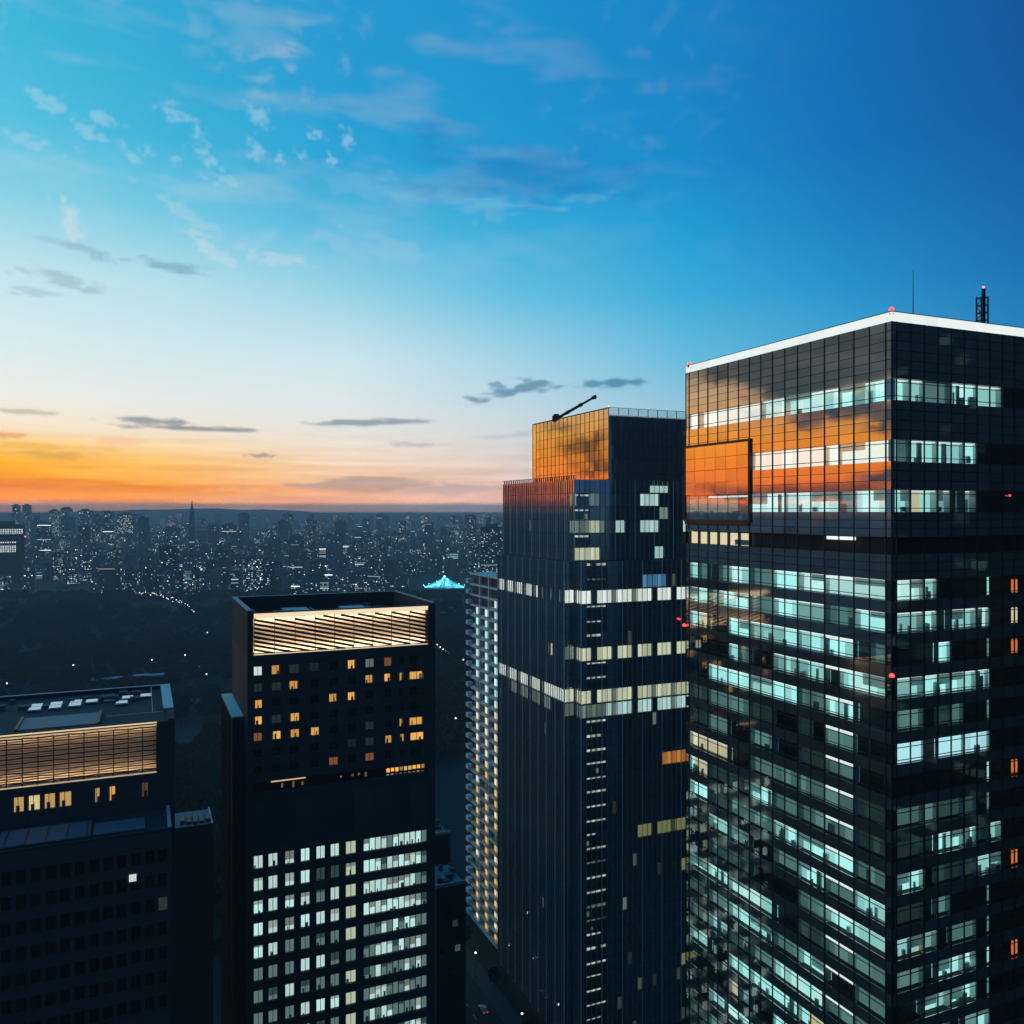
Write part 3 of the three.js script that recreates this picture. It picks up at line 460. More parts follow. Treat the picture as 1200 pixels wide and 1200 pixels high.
// ------------------------------------------------------------------ hotel tower with a glowing louvre crown
const curtainMat = mat([.35, .2, .1], .9);
const louvreWall = mat([.80, .66, .50], .9), slatMat = mat([.055, .03, .02], .7), slatPale = mat([.5, .36, .24], .8), stone = [[.030, .030, .029], [.025, .026, .026], [.036, .035, .033]].map(c => mat(c, .75)), glassDark = mat([.06, .063, .066], .08, 1), parapetPale = mat([.5, .46, .41], .7);
function areaLight(T, x, y, z, w, h, color, power, dirX, dirY, dirZ) {
  const l = new THREE.RectAreaLight(color, power, w, h); l.position.set(x, y, z); l.lookAt(x + dirX, y + dirY, z + dirZ); l.position.set(x, y, z); T.o.add(l); return l;
}
{
  const R = rng(41), T = new Thing('hotel_tower', 'dark stone hotel tower crowned by a glowing striped louvre screen', 'tower', ground0(290, 185), TURN);
  const W = 42.7, DP = 33.5, top = -21.5, w = wallR(T, 0, 0), wl = wallL(T, 0, 0), j = wallR(T, 0, 0, 'join');
  T.add('core', 1, W - .5, 0, EYE - 31.6, -DP + .5, -1.2, blackWall);
  T.add('roof_deck', .6, W - .5, EYE - 26.2, EYE - 25.9, -DP + .5, -3.0, roofMat);
  // parapets
  T.add('parapet', 0, .9, EYE - 31.6, EYE + top, -DP, -.1, darkWall); T.add('parapet_cap', -.1, 1.0, EYE + top, EYE + top + .12, -DP, -.1, parapetPale); T.add('parapet', W - .9, W, EYE - 31.6, EYE + top, -DP, -.1, darkWall); T.add('parapet_cap', W - .7, W + .05, EYE + top, EYE + top + .12, -DP, -.1, parapetPale);
  T.add('parapet', 0, W, EYE - 31.6, EYE + top - .1, -DP - .4, -DP, darkWall); T.add('parapet_cap', 0, W, EYE + top - .1, EYE + top, -DP - .5, -DP + .1, paleMetal);
  // louvre crown: a lit back wall behind slanting slats
  const c0 = 1.4, c1 = 41.0, hT = -23.2, hB = -31.1;
  w('back_wall', c0, c1, hB, hT, -2.4, -2.2, louvreWall);
  w('roof_screen', c0 - .6, c1 + .8, hT, -22.1, -2.6, -.6, darkWall);
  w('light_strip', c0, c1, -23.1, -22.15, -.55, -.2, glow([1.0, .80, .52], .92));  // cream soffit band; the light falling on it is put in as glow
  w('light_strip', c0, c1, hB - .15, hB + .05, -.5, -.3, glow([1.0, .78, .5], .8));
  w('light_strip', c1, c1 + .35, hB, hT, -.6, -.2, glow([1.0, .72, .42], .6));
  w('fascia', c0 - .2, c1 + .6, -22.15, -21.9, -.8, -.1, stone[0]); w('sill', c0 - .2, c1 + .6, hB - .5, hB - .15, -2.4, -.1, stone[0]);
  const bayW = (c1 - c0) / 9, drop = .235, pitch = .93, ang = Math.atan(drop);
  for (let b = 0; b <= 9; b++) w('louvre_mullion', c0 + b * bayW - .07, c0 + b * bayW + .07, hB, hT, -.5, -.3, slatMat);
  for (let b = 0; b < 9; b++) for (let k = -2; k < 16; k++) {
    const xm = c0 + (b + .5) * bayW, hm = hT - .3 - k * pitch - (xm - c0) * drop + Math.floor((xm - c0) * drop / pitch) * pitch, half = bayW * drop / 2;
    if (hm > hT - .15 || hm < hB + .15) continue;
    // clip the slat to the opening
    let s0 = xm - bayW / 2 + .07, s1 = xm + bayW / 2 - .07;
    if (hm + half > hT - .1) s0 = Math.max(s0, xm - (hT - .1 - hm) / drop); if (hm - half < hB + .1) s1 = Math.min(s1, xm + (hm - hB - .1) / drop);
    if (s1 - s0 < .8) continue;
    const mid = (s0 + s1) / 2, hmid = hm - (mid - xm) * drop, l = (s1 - s0) / Math.cos(ang);
    w('slat', mid - l / 2, mid + l / 2, hmid - .25, hmid + .25, -.5, -.36, slatMat, new THREE.Euler(0, 0, -ang));
  }
  areaLight(T, (c0 + c1) / 2, EYE + hB + .25, -1.0, c1 - c0 - .6, .5, V(1, .78, .54), 20, 0, .75, -1); areaLight(T, (c0 + c1) / 2, EYE + hT - .2, -1.0, c1 - c0 - .6, .5, V(1, .78, .54), 18, 0, -.75, -1);
  // front: end piers, storeys with single windows
  for (const [a, b] of [[0, 1.2], [W - 1.7, W]]) { w('corner_pier', a, b, -EYE, -22, -1.4, 0, stone[1]); }
  for (let k = 0; k < 4; k++) wl('side_panel', .4 + k * 8.3, .4 + k * 8.3 + 8.2, -EYE, -31.7, -.9, -.02, stone[k % 3]);
  const cols = [2.2, 6.1, 10, 14.4, 18.7, 22.9, 27.0, 31.3, 34.6, 38.2], wd = [1.7, 1.9, 2.1, 2.0, 2.0, 1.9, 2.0, 1.7, 1.1, 3.4], fh = 3.58, r0 = -34.7;
  const lit = { '0,0': 'w', '0,1': 'a', '0,5': 'a', '0,6': 'd', '0,7': 'r', '1,2': 'a', '1,6': 'a', '1,7': 'a', '1,8': 'a', '1,9': 'a', '1,1': 'f', '2,0': 'a', '2,4': 'a', '2,5': 'a', '3,0': 'a', '3,2': 'a', '4,0': 'r', '4,1': 'a', '4,2': 'a', '4,3': 'a', '4,8': 'a', '4,9': 'a', '4,6': 'f', '5,7': 'a', '5,8': 'a', '5,9': 'a', '6,6': 'r', '6,4': 'r', '0,3': 'f', '0,2': 'f', '3,1': 'f', '5,5': 'f', '5,6': 'f', '1,0': 'f' };
  const set = { a: gAmber, w: [gWhite[1]], d: [glow([.6, .6, .55], .3)], r: [glow([1, .3, .12], .3)], f: [glow([.6, .8, .8], .02), glow([.6, .8, .8], .035)] };
  w('wall_panel', 1.2, W - 1.7, r0 + 1.0, -31.6, -.6, -.05, stone[0]);
  for (let r = 0; r < 7; r++) {
    const hc = r0 - fh * r, a0 = hc - .95, a1 = hc + .85; let x = 1.2;
    for (let c = 0; c < 10; c++) {
      const s = cols[c] - wd[c] / 2, e = cols[c] + wd[c] / 2; w('wall_panel', x, s, a0, a1, -.6, -.05, pick(stone, R)); x = e;
      const st = lit[r + ',' + c];
      T.open('window'); w('pane', s + .03, e - .03, a0 + .03, a1 - .03, -.3, -.27, st ? pane : glassDark, tiltOf(R, .004)); w('mullion', (s + e) / 2 - .05, (s + e) / 2 + .05, a0, a1, -.32, -.2, darkFrame); w('sill', s, e, a0 - .12, a0, -.3, .03, stone[2]);
      if (st) { w('lit_room', s, e, a0, a1, -.62 - .06, -.62, pick(set[st], R)); if (st === 'a') { const q = s + R() * (e - s - .5); j('furniture', q, q + .2 + R() * .4, a0, a0 + .5 + R() * .7, -.6, -.5, mat([.16, .06, .02], .9)); const cs = R() < .5 ? s : e - .35; j('curtain', cs, cs + .35, a0, a1, -.6, -.5, curtainMat); } }
      T.close();
    }
    w('wall_panel', x, W - 1.7, a0, a1, -.6, -.05, pick(stone, R));
    for (let c = 0; c < 9; c++) w('wall_panel', 1.2 + c * 4.42 + .02, 1.2 + (c + 1) * 4.42 - .02, a0 - (fh - 1.8), a0, -.6, -.05 - .02 * R(), pick(stone, R));
  }
  const blindLit = [.34, .5, .26].map(k => glow([.85, .95, .82], k));
  const hb = r0 - fh * 7 + .9;                    // sky lobby and blank band
  w('wall_panel', 1.2, W - 1.7, -63.2, hb - 2.4, -.6, -.1, stone[1]);
  w('window_pane', 1.2, W - 1.7, hb - 2.35, hb, -.5, -.45, glassDark); w('light_strip', 5.0, 12.5, hb - .5, hb - .25, -.4, -.3, glow([1, .72, .36], .7));
  for (let k = 0; k < 9; k++) w('lit_window', 31 + k * 1.05, 31.75 + k * 1.05, hb - 1.4 - .2 * R(), hb - .6, -.42, -.36, pick([glow([1, .7, .3], .6), glow([1, .55, .2], .35), gAmber[0]], R));
  for (let k = 0; k < 9; k++) w('lit_window', 31 + k * 1.05, 31.6 + k * 1.05, hb - 2.2, hb - 1.95, -.42, -.36, glow([1, .75, .45], .35 * R()));
  for (let k = 0; k < 7; k++) { const x = 7 + R() * 22; w('lit_window', x, x + .35 + .3 * R(), hb - 2.2 + R(), hb - 1.2 + R() * .5, -.42, -.36, glow([1, .42, .12], .12 + .2 * R())); }
  for (let c = 0; c < 9; c++) w('wall_panel', 1.2 + c * 4.42 + .03, 1.2 + (c + 1) * 4.42 - .03, -73.9, -63.25, -.6, -.06, stone[(c * 7) % 3]);
  for (let k = 0; k < 17; k++) {
    const h1 = -74.9 - k * 4.9, h0 = h1 - 2.9; let x = 1.2;
    w('wall_panel', 1.2, W - 1.7, h1, h1 + 1.95, -.6, -.04, stone[k % 3]);
    const opn = []; for (const p of [2.3, 5.4, 9.0, 12.4, 15.8, 19.0]) opn.push([p - .95, p + .95, k === 1 && p > 13 ? 'k' : 'b']); opn.push([21.5, 23.8, 'y']);
    for (let q = 0; q < 11; q++) opn.push([25.6 + q * 1.38, 25.6 + q * 1.38 + 1.3, q > 9 ? 'd' : 'b']);
    for (const [s, e, st] of opn) {
      w('wall_panel', x, s, h0, h1, -.6, -.05, stone[1]); x = e;
      T.open('window'); w('pane', s + .03, e - .03, h0 + .03, h1 - .03, -.3, -.27, pane); if (e - s > 1.5) w('mullion', (s + e) / 2 - .06, (s + e) / 2 + .06, h0, h1, -.32, -.2, darkFrame);
      const dim = R() < (k > 3 ? .6 : .08), bl = R() < .5 ? h1 : h1 - (.5 + R() * 1.6); if (bl < h1) w('blind', s + .02, e - .02, bl, h1 - .02, -.66, -.58, dim || st === 'd' || st === 'k' ? gFaint[1] : pick(blindLit, R)); w('lit_room', s, e, h0, h1, -.7, -.62, st === 'k' ? gFaint[1] : st === 'd' || dim ? glow([.6, .9, .85], .25) : st === 'y' ? glow([.95, 1, .7], .7) : pick([glow([.75, 1, .94], .95), glow([.7, 1, .95], 1.1), glow([.8, 1, .92], .85)], R)); T.close();
      if (R() < .4) for (let f = 0; f < 1; f++) { const z = s + .05 + R() * (e - s) * .6; j('furniture', z, z + .2 + R() * .5, h0, h0 + .3 + R() * .9, -.6, -.5, R() < .5 ? deskMat : roomWall); }
    }
    w('wall_panel', x, W - 1.7, h0, h1, -.6, -.05, stone[1]);
  }
  w('wall_panel', 1.2, W - 1.7, -EYE, -74.9 - 16 * 4.9 - 2.9, -.6, -.04, stone[0]);
  // plant on the sunken roof
  for (let k = 0; k < 26; k++) { const x = 2 + R() * 37, z = -5 - R() * 26, q = 1 + R() * 2.4, y = EYE - 25.9; T.add(k % 3 ? 'roof_unit' : 'duct', x, Math.min(W - 1.5, x + q * (k % 3 ? 1 : 3)), y, y + .6 + R() * 1.6, z, z + q * .8, k % 4 ? mat([.06, .075, .08], .8) : mat([.12, .15, .16], .7)); }
  for (let k = 0; k < 5; k++) T.add('roof_rail', 4 + k * 7, 4.12 + k * 7 + (k % 2) * 6, EYE - 24.2, EYE - 24.05, -28 + k, -6, paleMetal);
  // lower side wing
  T.add('side_wing', -2.5, -.05, 0, EYE - 46, -33, -7, stone[2]); T.add('wing_cap', -2.6, -.1, EYE - 46, EYE - 45.7, -33.1, -6.9, mat([.82, .74, .64], .7));
  for (let k = 0; k < 9; k++) T.add('wing_fin', -2.7, -2.5, 4, EYE - 46.4, -33 + k * 2.9, -32.85 + k * 2.9, mat([.16, .10, .05], .7));
  T.done();
}

// ------------------------------------------------------------------ low hotel wing with a glowing screen (left)
{
  const R = rng(53), T = new Thing('hotel_wing', 'low broad dark building with amber glowing louvre band and roof skylights', 'building', ground0(205, 168), TURN);
  const w = wallR(T, 0, 0), j = wallR(T, 0, 0, 'join'), x0 = -62, top = -40.7;
  T.add('core', x0, -.8, 0, EYE - 51.4, -36, -1.0, blackWall); T.add('roof', x0, -.4, EYE - 41.9, EYE - 41.5, -36, -2.6, roofMat);
  T.add('parapet', x0, 0, EYE - 42, EYE + top, -36.4, -36, darkWall); T.add('parapet_cap', x0, 0, EYE + top, EYE + top + .15, -36.5, -35.9, paleMetal);
  T.add('parapet', -1.2, 0, EYE - 51.4, EYE + top, -36, -.3, darkWall); T.add('parapet_cap', -1.9, .1, EYE + top, EYE + top + .2, -36, -10, mat([.82, .74, .64], .7));
  w('back_wall', x0, -3.3, -50.7, -41.8, -2.2, -2.0, louvreWall); w('roof_screen', x0, -3, -41.8, -41.5, -2.6, -.6, darkWall);
  w('light_strip', x0, -3.3, -41.25, -40.95, -.5, -.15, glow([1.0, .76, .46], .8)); w('light_strip', x0, -3.3, -41.75, -41.5, -.5, -.2, glow([1.0, .72, .42], .6)); w('fascia', x0, -3.2, -40.95, -40.75, -.8, -.1, stone[0]); w('fascia', x0, -3.2, -41.5, -41.25, -.6, -.18, stone[0]);
  w('light_strip', x0, -3.3, -50.95, -50.75, -.5, -.25, glow([1.0, .72, .42], .55)); w('sill', x0, -3.2, -51.4, -50.95, -2.2, -.1, stone[0]);
  const bw = 2.55; for (let b = 0; b < 23; b++) {
    const s1 = -3.3 - b * bw, s0 = s1 - bw; w('louvre_mullion', s1 - .1, s1 + .1, -50.75, -41.75, -.5, -.25, slatMat);
    for (let k = 0; k < 20; k++) { const h = -42.0 - k * .45; j('slat', s0 + .06, s1 - .06, h - .14, h + .14, -.46, -.34, k % 2 ? slatPale : slatMat, new THREE.Euler(0, 0, .05 * Math.sin(k * 1.7 + b * 2.1))); }
  }
  areaLight(T, (x0 - 3.3) / 2, EYE - 50.4, -1.0, -3.3 - x0 - .6, .5, V(1, .68, .38), 9, 0, .8, -1); areaLight(T, (x0 - 3.3) / 2, EYE - 42.1, -1.0, -3.3 - x0 - .6, .5, V(1, .68, .38), 6, 0, -.8, -1);
  w('corner_pier', -3.2, 0, -EYE, -41, -1.2, 0, stone[1]);
  // storey below the screen
  const wins = [[-27.9, -26.0, 1], [-26.0 + .5, -23.4, 1], [-22.9, -20.9, 1], [-20.4, -18.2, 1], [-31.5, -30.0, 1], [-14.4, -13.4, 1], [-11.9, -10.7, 2], [-6.2, -4.9, 3]];
  wins.sort((a, b) => a[0] - b[0]); let x = x0;
  for (const [s, e, st] of wins) { w('wall_panel', x, s, -55.4, -52.6, -.6, -.06, pick(stone, R)); x = e; T.open('window'); w('pane', s, e, -55.4, -52.6, -.3, -.27, pane); w('mullion', (s + e) / 2 - .05, (s + e) / 2 + .05, -55.4, -52.6, -.32, -.2, darkFrame); w('lit_room', s, e, -55.4, -52.6, -.7, -.62, st === 1 ? pick([glow([1, .68, .26], .9), glow([1, .74, .36], 1), glow([1, .55, .18], .75)], R) : st === 2 ? gAmber[0] : glow([1, .5, .25], .12)); T.close(); j('curtain', s, s + .3, -55.4, -52.6, -.6, -.5, mat([.35, .2, .1], .9)); j('furniture', s + .6, s + 1.2, -55.4, -54.3, -.6, -.5, mat([.2, .08, .02], .9)); }
  w('wall_panel', x, -3.2, -55.4, -52.6, -.6, -.06, stone[0]); w('wall_panel', x0, -3.2, -52.6, -51.4, -.6, -.05, stone[1]); for (let k = 0; k < 8; k++) w('wall_panel', x0 + k * 7.35, x0 + k * 7.35 + 7.3, -EYE, -55.42, -.6, -.08, stone[k % 3]);
  // terrace podium in front
  T.add('podium', x0, -1, 0, EYE - 58.2, .05, 13, stone[2]); T.add('terrace_edge', x0, -1, EYE - 58.2, EYE - 57.7, 12.5, 13, darkWall); T.add('terrace_edge', -1.6, -1, EYE - 58.2, EYE - 57.5, .1, 12.4, parapetPale);
  for (let r = 0; r < 7; r++) for (let c = 0; c < 14; c++) { const a = -32.5 + c * 2.25, h = -63.5 - r * 4.4, q = R(); T.open('window'); T.add('pane', a, a + 1.5, EYE + h, EYE + h + 2.3, 13.0, 13.05, q < .04 ? faintW[0] : glassDark, tiltOf(R, .01)); T.add('sill', a - .1, a + 1.6, EYE + h - .2, EYE + h, 13, 13.2, stone[1]); T.add('lintel', a - .1, a + 1.6, EYE + h + 2.3, EYE + h + 2.45, 13, 13.15, stone[0]); T.close(); }
  T.open('sign'); T.add('lit_sign', -8.1, -6.9, EYE - 66.2, EYE - 65, 13.0, 13.25, glow([.85, .95, .9], .7)); T.add('bracket', -8.2, -6.8, EYE - 66.5, EYE - 66.25, 13, 13.3, steel); T.close();
  const skyTintGlass = mat([.07, .15, .18], .55), canopy = mat([.10, .16, .18], .7);
  T.add('canopy_roof', -29, -14.5, EYE - 57.9, EYE - 57.6, 3, 11, canopy); T.add('canopy_roof', -14, -5.5, EYE - 58.0, EYE - 57.8, 4.5, 10.5, canopy); T.add('canopy_roof', -50, -31, EYE - 57.9, EYE - 57.6, 3, 11, canopy);
  for (let k = 0; k < 5; k++) T.add('canopy_beam', -28 + k * 3.2, -27.85 + k * 3.2, EYE - 57.6, EYE - 57.45, 3, 11, steel);
  // roof: glass roof with sky reflection painted in, glossy pale skylights, upstands
  T.add('glass_roof', -27.5, -14, EYE - 41.5, EYE - 41.2, -14.5, -4.5, skyTintGlass); T.add('roof_kerb', -28.0, -27.5, EYE - 41.5, EYE - 40.9, -15, -4, steel); T.add('roof_kerb', -14, -13.5, EYE - 41.5, EYE - 40.9, -15, -4, steel);
  const skyl = mat([.82, .81, .78], .22, 0, { clearcoat: 1, clearcoatRoughness: .04 }), sky2 = skyl;
  for (const [a, z, n] of [[-27.5, -21, 2], [-23.8, -21.5, 2], [-20.1, -22, 2], [-17, -24.5, 1], [-13.5, -25, 1], [-9.9, -25.4, 1], [-6.2, -26, 1], [-11, -20.5, 1]]) for (let k = 0; k < n; k++) { T.add('skylight', a, a + 2.2, EYE - 41.2, EYE - 40.95, z - 2.9 - k * 3.2, z - k * 3.2, k ? sky2 : skyl); T.add('skylight_kerb', a - .2, a + 2.4, EYE - 41.5, EYE - 41.2, z - 3.05 - k * 3.2, z + .15 - k * 3.2, steel); }
  for (let k = 0; k < 18; k++) { const a = -58 + R() * 54, z = -33 + R() * 8, q = .8 + R() * 2; T.add('roof_unit', a, a + q, EYE - 41.5, EYE - 41.2 + R() * .9, z, z + q, mat([.07, .085, .09], .8)); }
  T.add('handrail', -12.5, -2, EYE - 40.6, EYE - 40.5, -7.1, -7, paleMetal); T.add('handrail', -4, -3.9, EYE - 40.6, EYE - 40.5, -34, -7, paleMetal);
  T.done();
}
{ // low roof between the two hotel blocks, and a dark block behind
  const R = rng(59); let T = new Thing('low_building', 'low flat roofed building in the gap beside the hotel tower', 'building', ground0(250, 255), TURN);
  const h = EYE - 94; T.add('wall', -11, 0, 0, h, -16, 0, darkWall); T.add('roof', -10.6, -.4, h, h + .3, -15.6, -.4, mat([.10, .14, .155], .7)); T.add('parapet', -11, 0, h, h + 1, -.4, 0, darkWall); T.add('parapet', -.4, 0, h, h + 1, -15.5, -.4, parapetPale); for (let k = 0; k < 5; k++) { const a = -9 + k * 1.8; T.add('roof_unit', a, a + 1.2, h + .3, h + 1 + R(), -12 + R() * 6, -5 + R() * 2, steel); } T.done();
}

// ------------------------------------------------------------------ park: dense wood, water, avenue lamps
{
  const R = rng(71), leaf = [], q = new THREE.PlaneGeometry(1, .7), m4 = new THREE.Matrix4();
  for (let i = 0; i < 260; i++) {
    const u = R() * 2 - 1, a = R() * 6.283, r = Math.cbrt(.25 + .75 * R()), s = Math.sqrt(1 - u * u), lump = .8 + .35 * vnoise(a * 1.6 + 5, u * 3 + 9);
    const p = new THREE.Vector3(Math.cos(a) * s * r * 4.6 * lump, 8.5 + u * r * 3.6 * lump, Math.sin(a) * s * r * 4.6 * lump);
    m4.compose(p, new THREE.Quaternion().setFromEuler(new THREE.Euler(R() * 3, R() * 6, R() * 3)), new THREE.Vector3().setScalar(1.1 + R() * 1.2)); leaf.push(q.clone().applyMatrix4(m4));
  }
  const trunk = new THREE.CylinderGeometry(.22, .38, 8, 6); trunk.translate(0, 4, 0);
  const g = mergeGeometries([...leaf, trunk]);
  const pts = [];
  for (let i = 0; i < 30000 && pts.length < 9000; i++) {
    const d = (235 + 1030 * Math.pow(R(), .8)) * FAR, az = -34 + R() * 66, x = Math.tan(az * D2R) * d, px = 600 + 1000 * x / d;
    if (px > 275 && d < 300) continue;
    if (fbm(x / 90 + 50, d / 90, 3) < .36) continue;
    if (px > 150 && px < 250 && Math.abs(d / FAR - 1100) < 40) continue;
    const near = d < 560 && px > 500 && px < 1200; if (near) continue;
    pts.push([x, d, .75 + R() * .6]);
  }
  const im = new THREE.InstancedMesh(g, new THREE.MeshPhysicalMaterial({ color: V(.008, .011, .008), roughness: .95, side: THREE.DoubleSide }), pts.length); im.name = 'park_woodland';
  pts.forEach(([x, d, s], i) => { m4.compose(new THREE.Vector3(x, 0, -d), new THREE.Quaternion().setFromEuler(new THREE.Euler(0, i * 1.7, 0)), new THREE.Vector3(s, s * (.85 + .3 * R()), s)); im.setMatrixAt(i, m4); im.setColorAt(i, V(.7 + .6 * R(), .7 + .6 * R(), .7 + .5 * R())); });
  tag(im, 'dark dense woodland of the park behind the hotel blocks', 'woodland', null, 'stuff'); shade(im); scene.add(im);
}
function lampProto(hgt, col, k, head) {
  const o = new THREE.Group(); const p = new THREE.Mesh(new THREE.CylinderGeometry(.07, .11, hgt, 6), darkFrame); p.position.y = hgt / 2; p.name = 'pole'; const h = new THREE.Mesh(new THREE.SphereGeometry(head, 8, 6), glow(col, k)); h.position.y = hgt; h.name = 'lamp_head'; const a = new THREE.Mesh(new THREE.CylinderGeometry(.2, .3, .6, 6), darkFrame); a.position.y = .3; a.name = 'foot'; o.add(p, h, a); return shade(o);
}
{
  const R = rng(83), A = lampProto(14, [1, .97, .88], 3, .55), B = lampProto(12, [.8, .95, 1], 6, .5);
  const put = (P, n, x, d, label, group) => { const o = P.clone(); o.name = numbered(n); o.position.set(x, 0, -d); tag(o, label, 'street lamp', group); scene.add(o); };
  for (let i = 0; i < 40; i++) { const t = Math.min(1, Math.max(0, i / 39 + (R() - .5) * .06)), px = 164 + 62 * t + (R() - .5) * 5, d = (1210 - 150 * t * t - 60 * t + (R() - .5) * 46) * FAR; put(A, 'street_lamp', (px - 600) / F * d, d, 'street lamp on the bright curving road at the edge of the park', 'lamps along the park road'); }
  for (let i = 0; i < 11; i++) { const t = i / 10, px = 509 + 34 * t, d = (760 - 150 * t + 60 * t * t) * FAR; put(B, 'street_lamp', (px - 600) / F * d, d, 'white lamp along the dark bank between hotel and balcony tower', 'lamps along the bank'); }
  for (const [px, py] of [[8, 806], [86, 784], [178, 778], [217, 772], [242, 795], [243, 745], [534, 848], [238, 700], [60, 792], [228, 783], [233, 786]]) { const d = (EYE - 8) / (py - 600) * F; put(B, 'street_lamp', (px - 600) / F * d, d, 'solitary pale lamp among the dark park trees', 'lone lamps in the park'); }
}
// ------------------------------------------------------------------ streets and low roofs at the foot of the towers
{
  const R = rng(131), asphalt = mat([.022, .023, .024], .9), paving = mat([.05, .05, .05], .9), paint = mat([.55, .55, .52], .8);
  const strip = (name, x0, x1, z0, z1, y0, y1, m, turn = TURN) => { const o = structure(name, boxGeo([x0, x1, y0, y1, z0, z1]), m); const p = ground0(590, 230); o.position.copy(p); o.rotation.y = turn; return o; };
  strip('road', 3, 18, -200, 160, .004, .03, asphalt); strip('pavement', -1, 2.99, -200, 160, .004, .16, paving); strip('pavement', 18.01, 24, -200, 160, .004, .16, paving);
  for (let k = 0; k < 40; k++) { const l = strip('lane_marking', 10.4, 10.6, 150 - k * 8, 153 - k * 8, .034, .038, paint); l.name = numbered('lane_marking'); }
  const B = lampProto(9, [1, .93, .8], 5, .3), c = Math.cos(TURN), n = Math.sin(TURN), p = ground0(590, 230);
  for (let k = 0; k < 16; k++) { const lx = k % 2 ? 2.2 : 19, lz = 130 - k * 20, o = B.clone(); o.name = numbered('street_lamp'); o.position.set(p.x + lx * c + lz * n, .16, p.z - lx * n + lz * c); tag(o, 'tall street lamp on the avenue between hotel tower and stepped tower', 'street lamp', 'lamps along the avenue'); scene.add(o); }
  // street trees and cars on the avenue
  const leafMat = new THREE.MeshPhysicalMaterial({ color: V(.02, .03, .016), roughness: .9, side: THREE.DoubleSide }), barkMat = mat([.03, .025, .02], .9), lf = [], pl = new THREE.PlaneGeometry(.7, .5), m4 = new THREE.Matrix4();
  for (let i = 0; i < 340; i++) { const u = R() * 2 - 1, a = R() * 6.283, r = Math.cbrt(.2 + .8 * R()), q = Math.sqrt(1 - u * u), l = .75 + .45 * vnoise(a * 1.7, u * 3); m4.compose(new THREE.Vector3(Math.cos(a) * q * r * 2.6 * l, 6 + u * r * 2.5 * l, Math.sin(a) * q * r * 2.6 * l), new THREE.Quaternion().setFromEuler(new THREE.Euler(R() * 3, R() * 6, R() * 3)), new THREE.Vector3().setScalar(.8 + R())); lf.push(pl.clone().applyMatrix4(m4)); }
  const tr = new THREE.Group(), cr = new THREE.Mesh(mergeGeometries(lf), leafMat), limbs = [new THREE.CylinderGeometry(.1, .2, 5, 7).translate(0, 2.5, 0)]; for (let i = 0; i < 4; i++) limbs.push(new THREE.CylinderGeometry(.04, .08, 2.6, 5).rotateZ(.6).translate(-.7, 5.2, 0).rotateY(i * 1.6)); const tk = new THREE.Mesh(mergeGeometries(limbs), barkMat); cr.name = 'crown'; tk.name = 'trunk'; tr.add(tk, cr); shade(tr);
  const place = (o, lx, lz, y) => { o.position.set(p.x + lx * c + lz * n, y, p.z - lx * n + lz * c); };
  for (let k = 0; k < 22; k++) { const o = tr.clone(); o.name = numbered('street_tree'); place(o, k % 2 ? .6 : 22, 116 - k * 14.7, .16); o.rotation.y = k; o.scale.setScalar(.85 + .4 * R()); tag(o, 'small leafy street tree in the pavement of the dark avenue', 'tree', 'trees along the avenue'); scene.add(o); }
  const paintC = [[.02, .02, .022], [.3, .3, .3], [.12, .02, .02], [.03, .04, .08]].map(k => mat(k, .35, .2, { clearcoat: 1 })), profile = new THREE.Shape(); [[-2.2, .35], [-2.25, .8], [-1.5, .95], [-.9, 1.42], [.7, 1.45], [1.4, .98], [2.1, .85], [2.25, .6], [2.2, .35]].forEach(([x, y], i) => i ? profile.lineTo(x, y) : profile.moveTo(x, y));
  const bodyG = new THREE.ExtrudeGeometry(profile, { depth: 1.6, bevelEnabled: true, bevelSize: .08, bevelThickness: .08, bevelSegments: 2 }).translate(0, 0, -.8).rotateY(Math.PI / 2), tyre = new THREE.CylinderGeometry(.33, .33, .22, 14).rotateZ(Math.PI / 2), rim = new THREE.CylinderGeometry(.18, .18, .24, 10).rotateZ(Math.PI / 2), colour = ['black', 'silver', 'dark red', 'navy'];
  for (let k = 0; k < 8; k++) {
    const o = new THREE.Group(); o.name = numbered('car'); const part = (nm, g, m, x, y, z) => { const q = new THREE.Mesh(g, m); q.name = nm; q.position.set(x, y, z); o.add(q); return q; };
    part('body', bodyG, paintC[k % 4], 0, 0, 0); for (const x of [-.84, .84]) for (const z of [-1.35, 1.35]) { const q = part('wheel', tyre, blackWall, x, .33, z); const r = new THREE.Mesh(rim, steel); r.name = 'rim'; q.add(r); }
    part('windscreen', boxGeo([-.7, .7, -.25, .25, -.03, .03, new THREE.Euler(.9, 0, 0)]), glassDark, 0, 1.2, -1.2); for (const x of [-.6, .6]) { part('headlight', boxGeo([-.18, .18, -.08, .08, -.05, .05]), glow([1, .95, .85], 6), x, .68, -2.32); part('tail_light', boxGeo([-.16, .16, -.07, .07, -.05, .05]), glow([1, .06, .03], 2.5), x, .75, 2.32); }
    const away = k % 2; place(o, away ? 14.2 : 6.8, 60 - k * 24 + R() * 12, .03); o.rotation.y = TURN + (away ? 0 : Math.PI); tag(shade(o), `${colour[k % 4]} car driving ${away ? 'away along' : 'up'} the dark avenue ${k > 3 ? 'far down near the balcony tower' : 'beside the hotel tower'}`, 'car', 'cars on the avenue'); scene.add(o);
  }
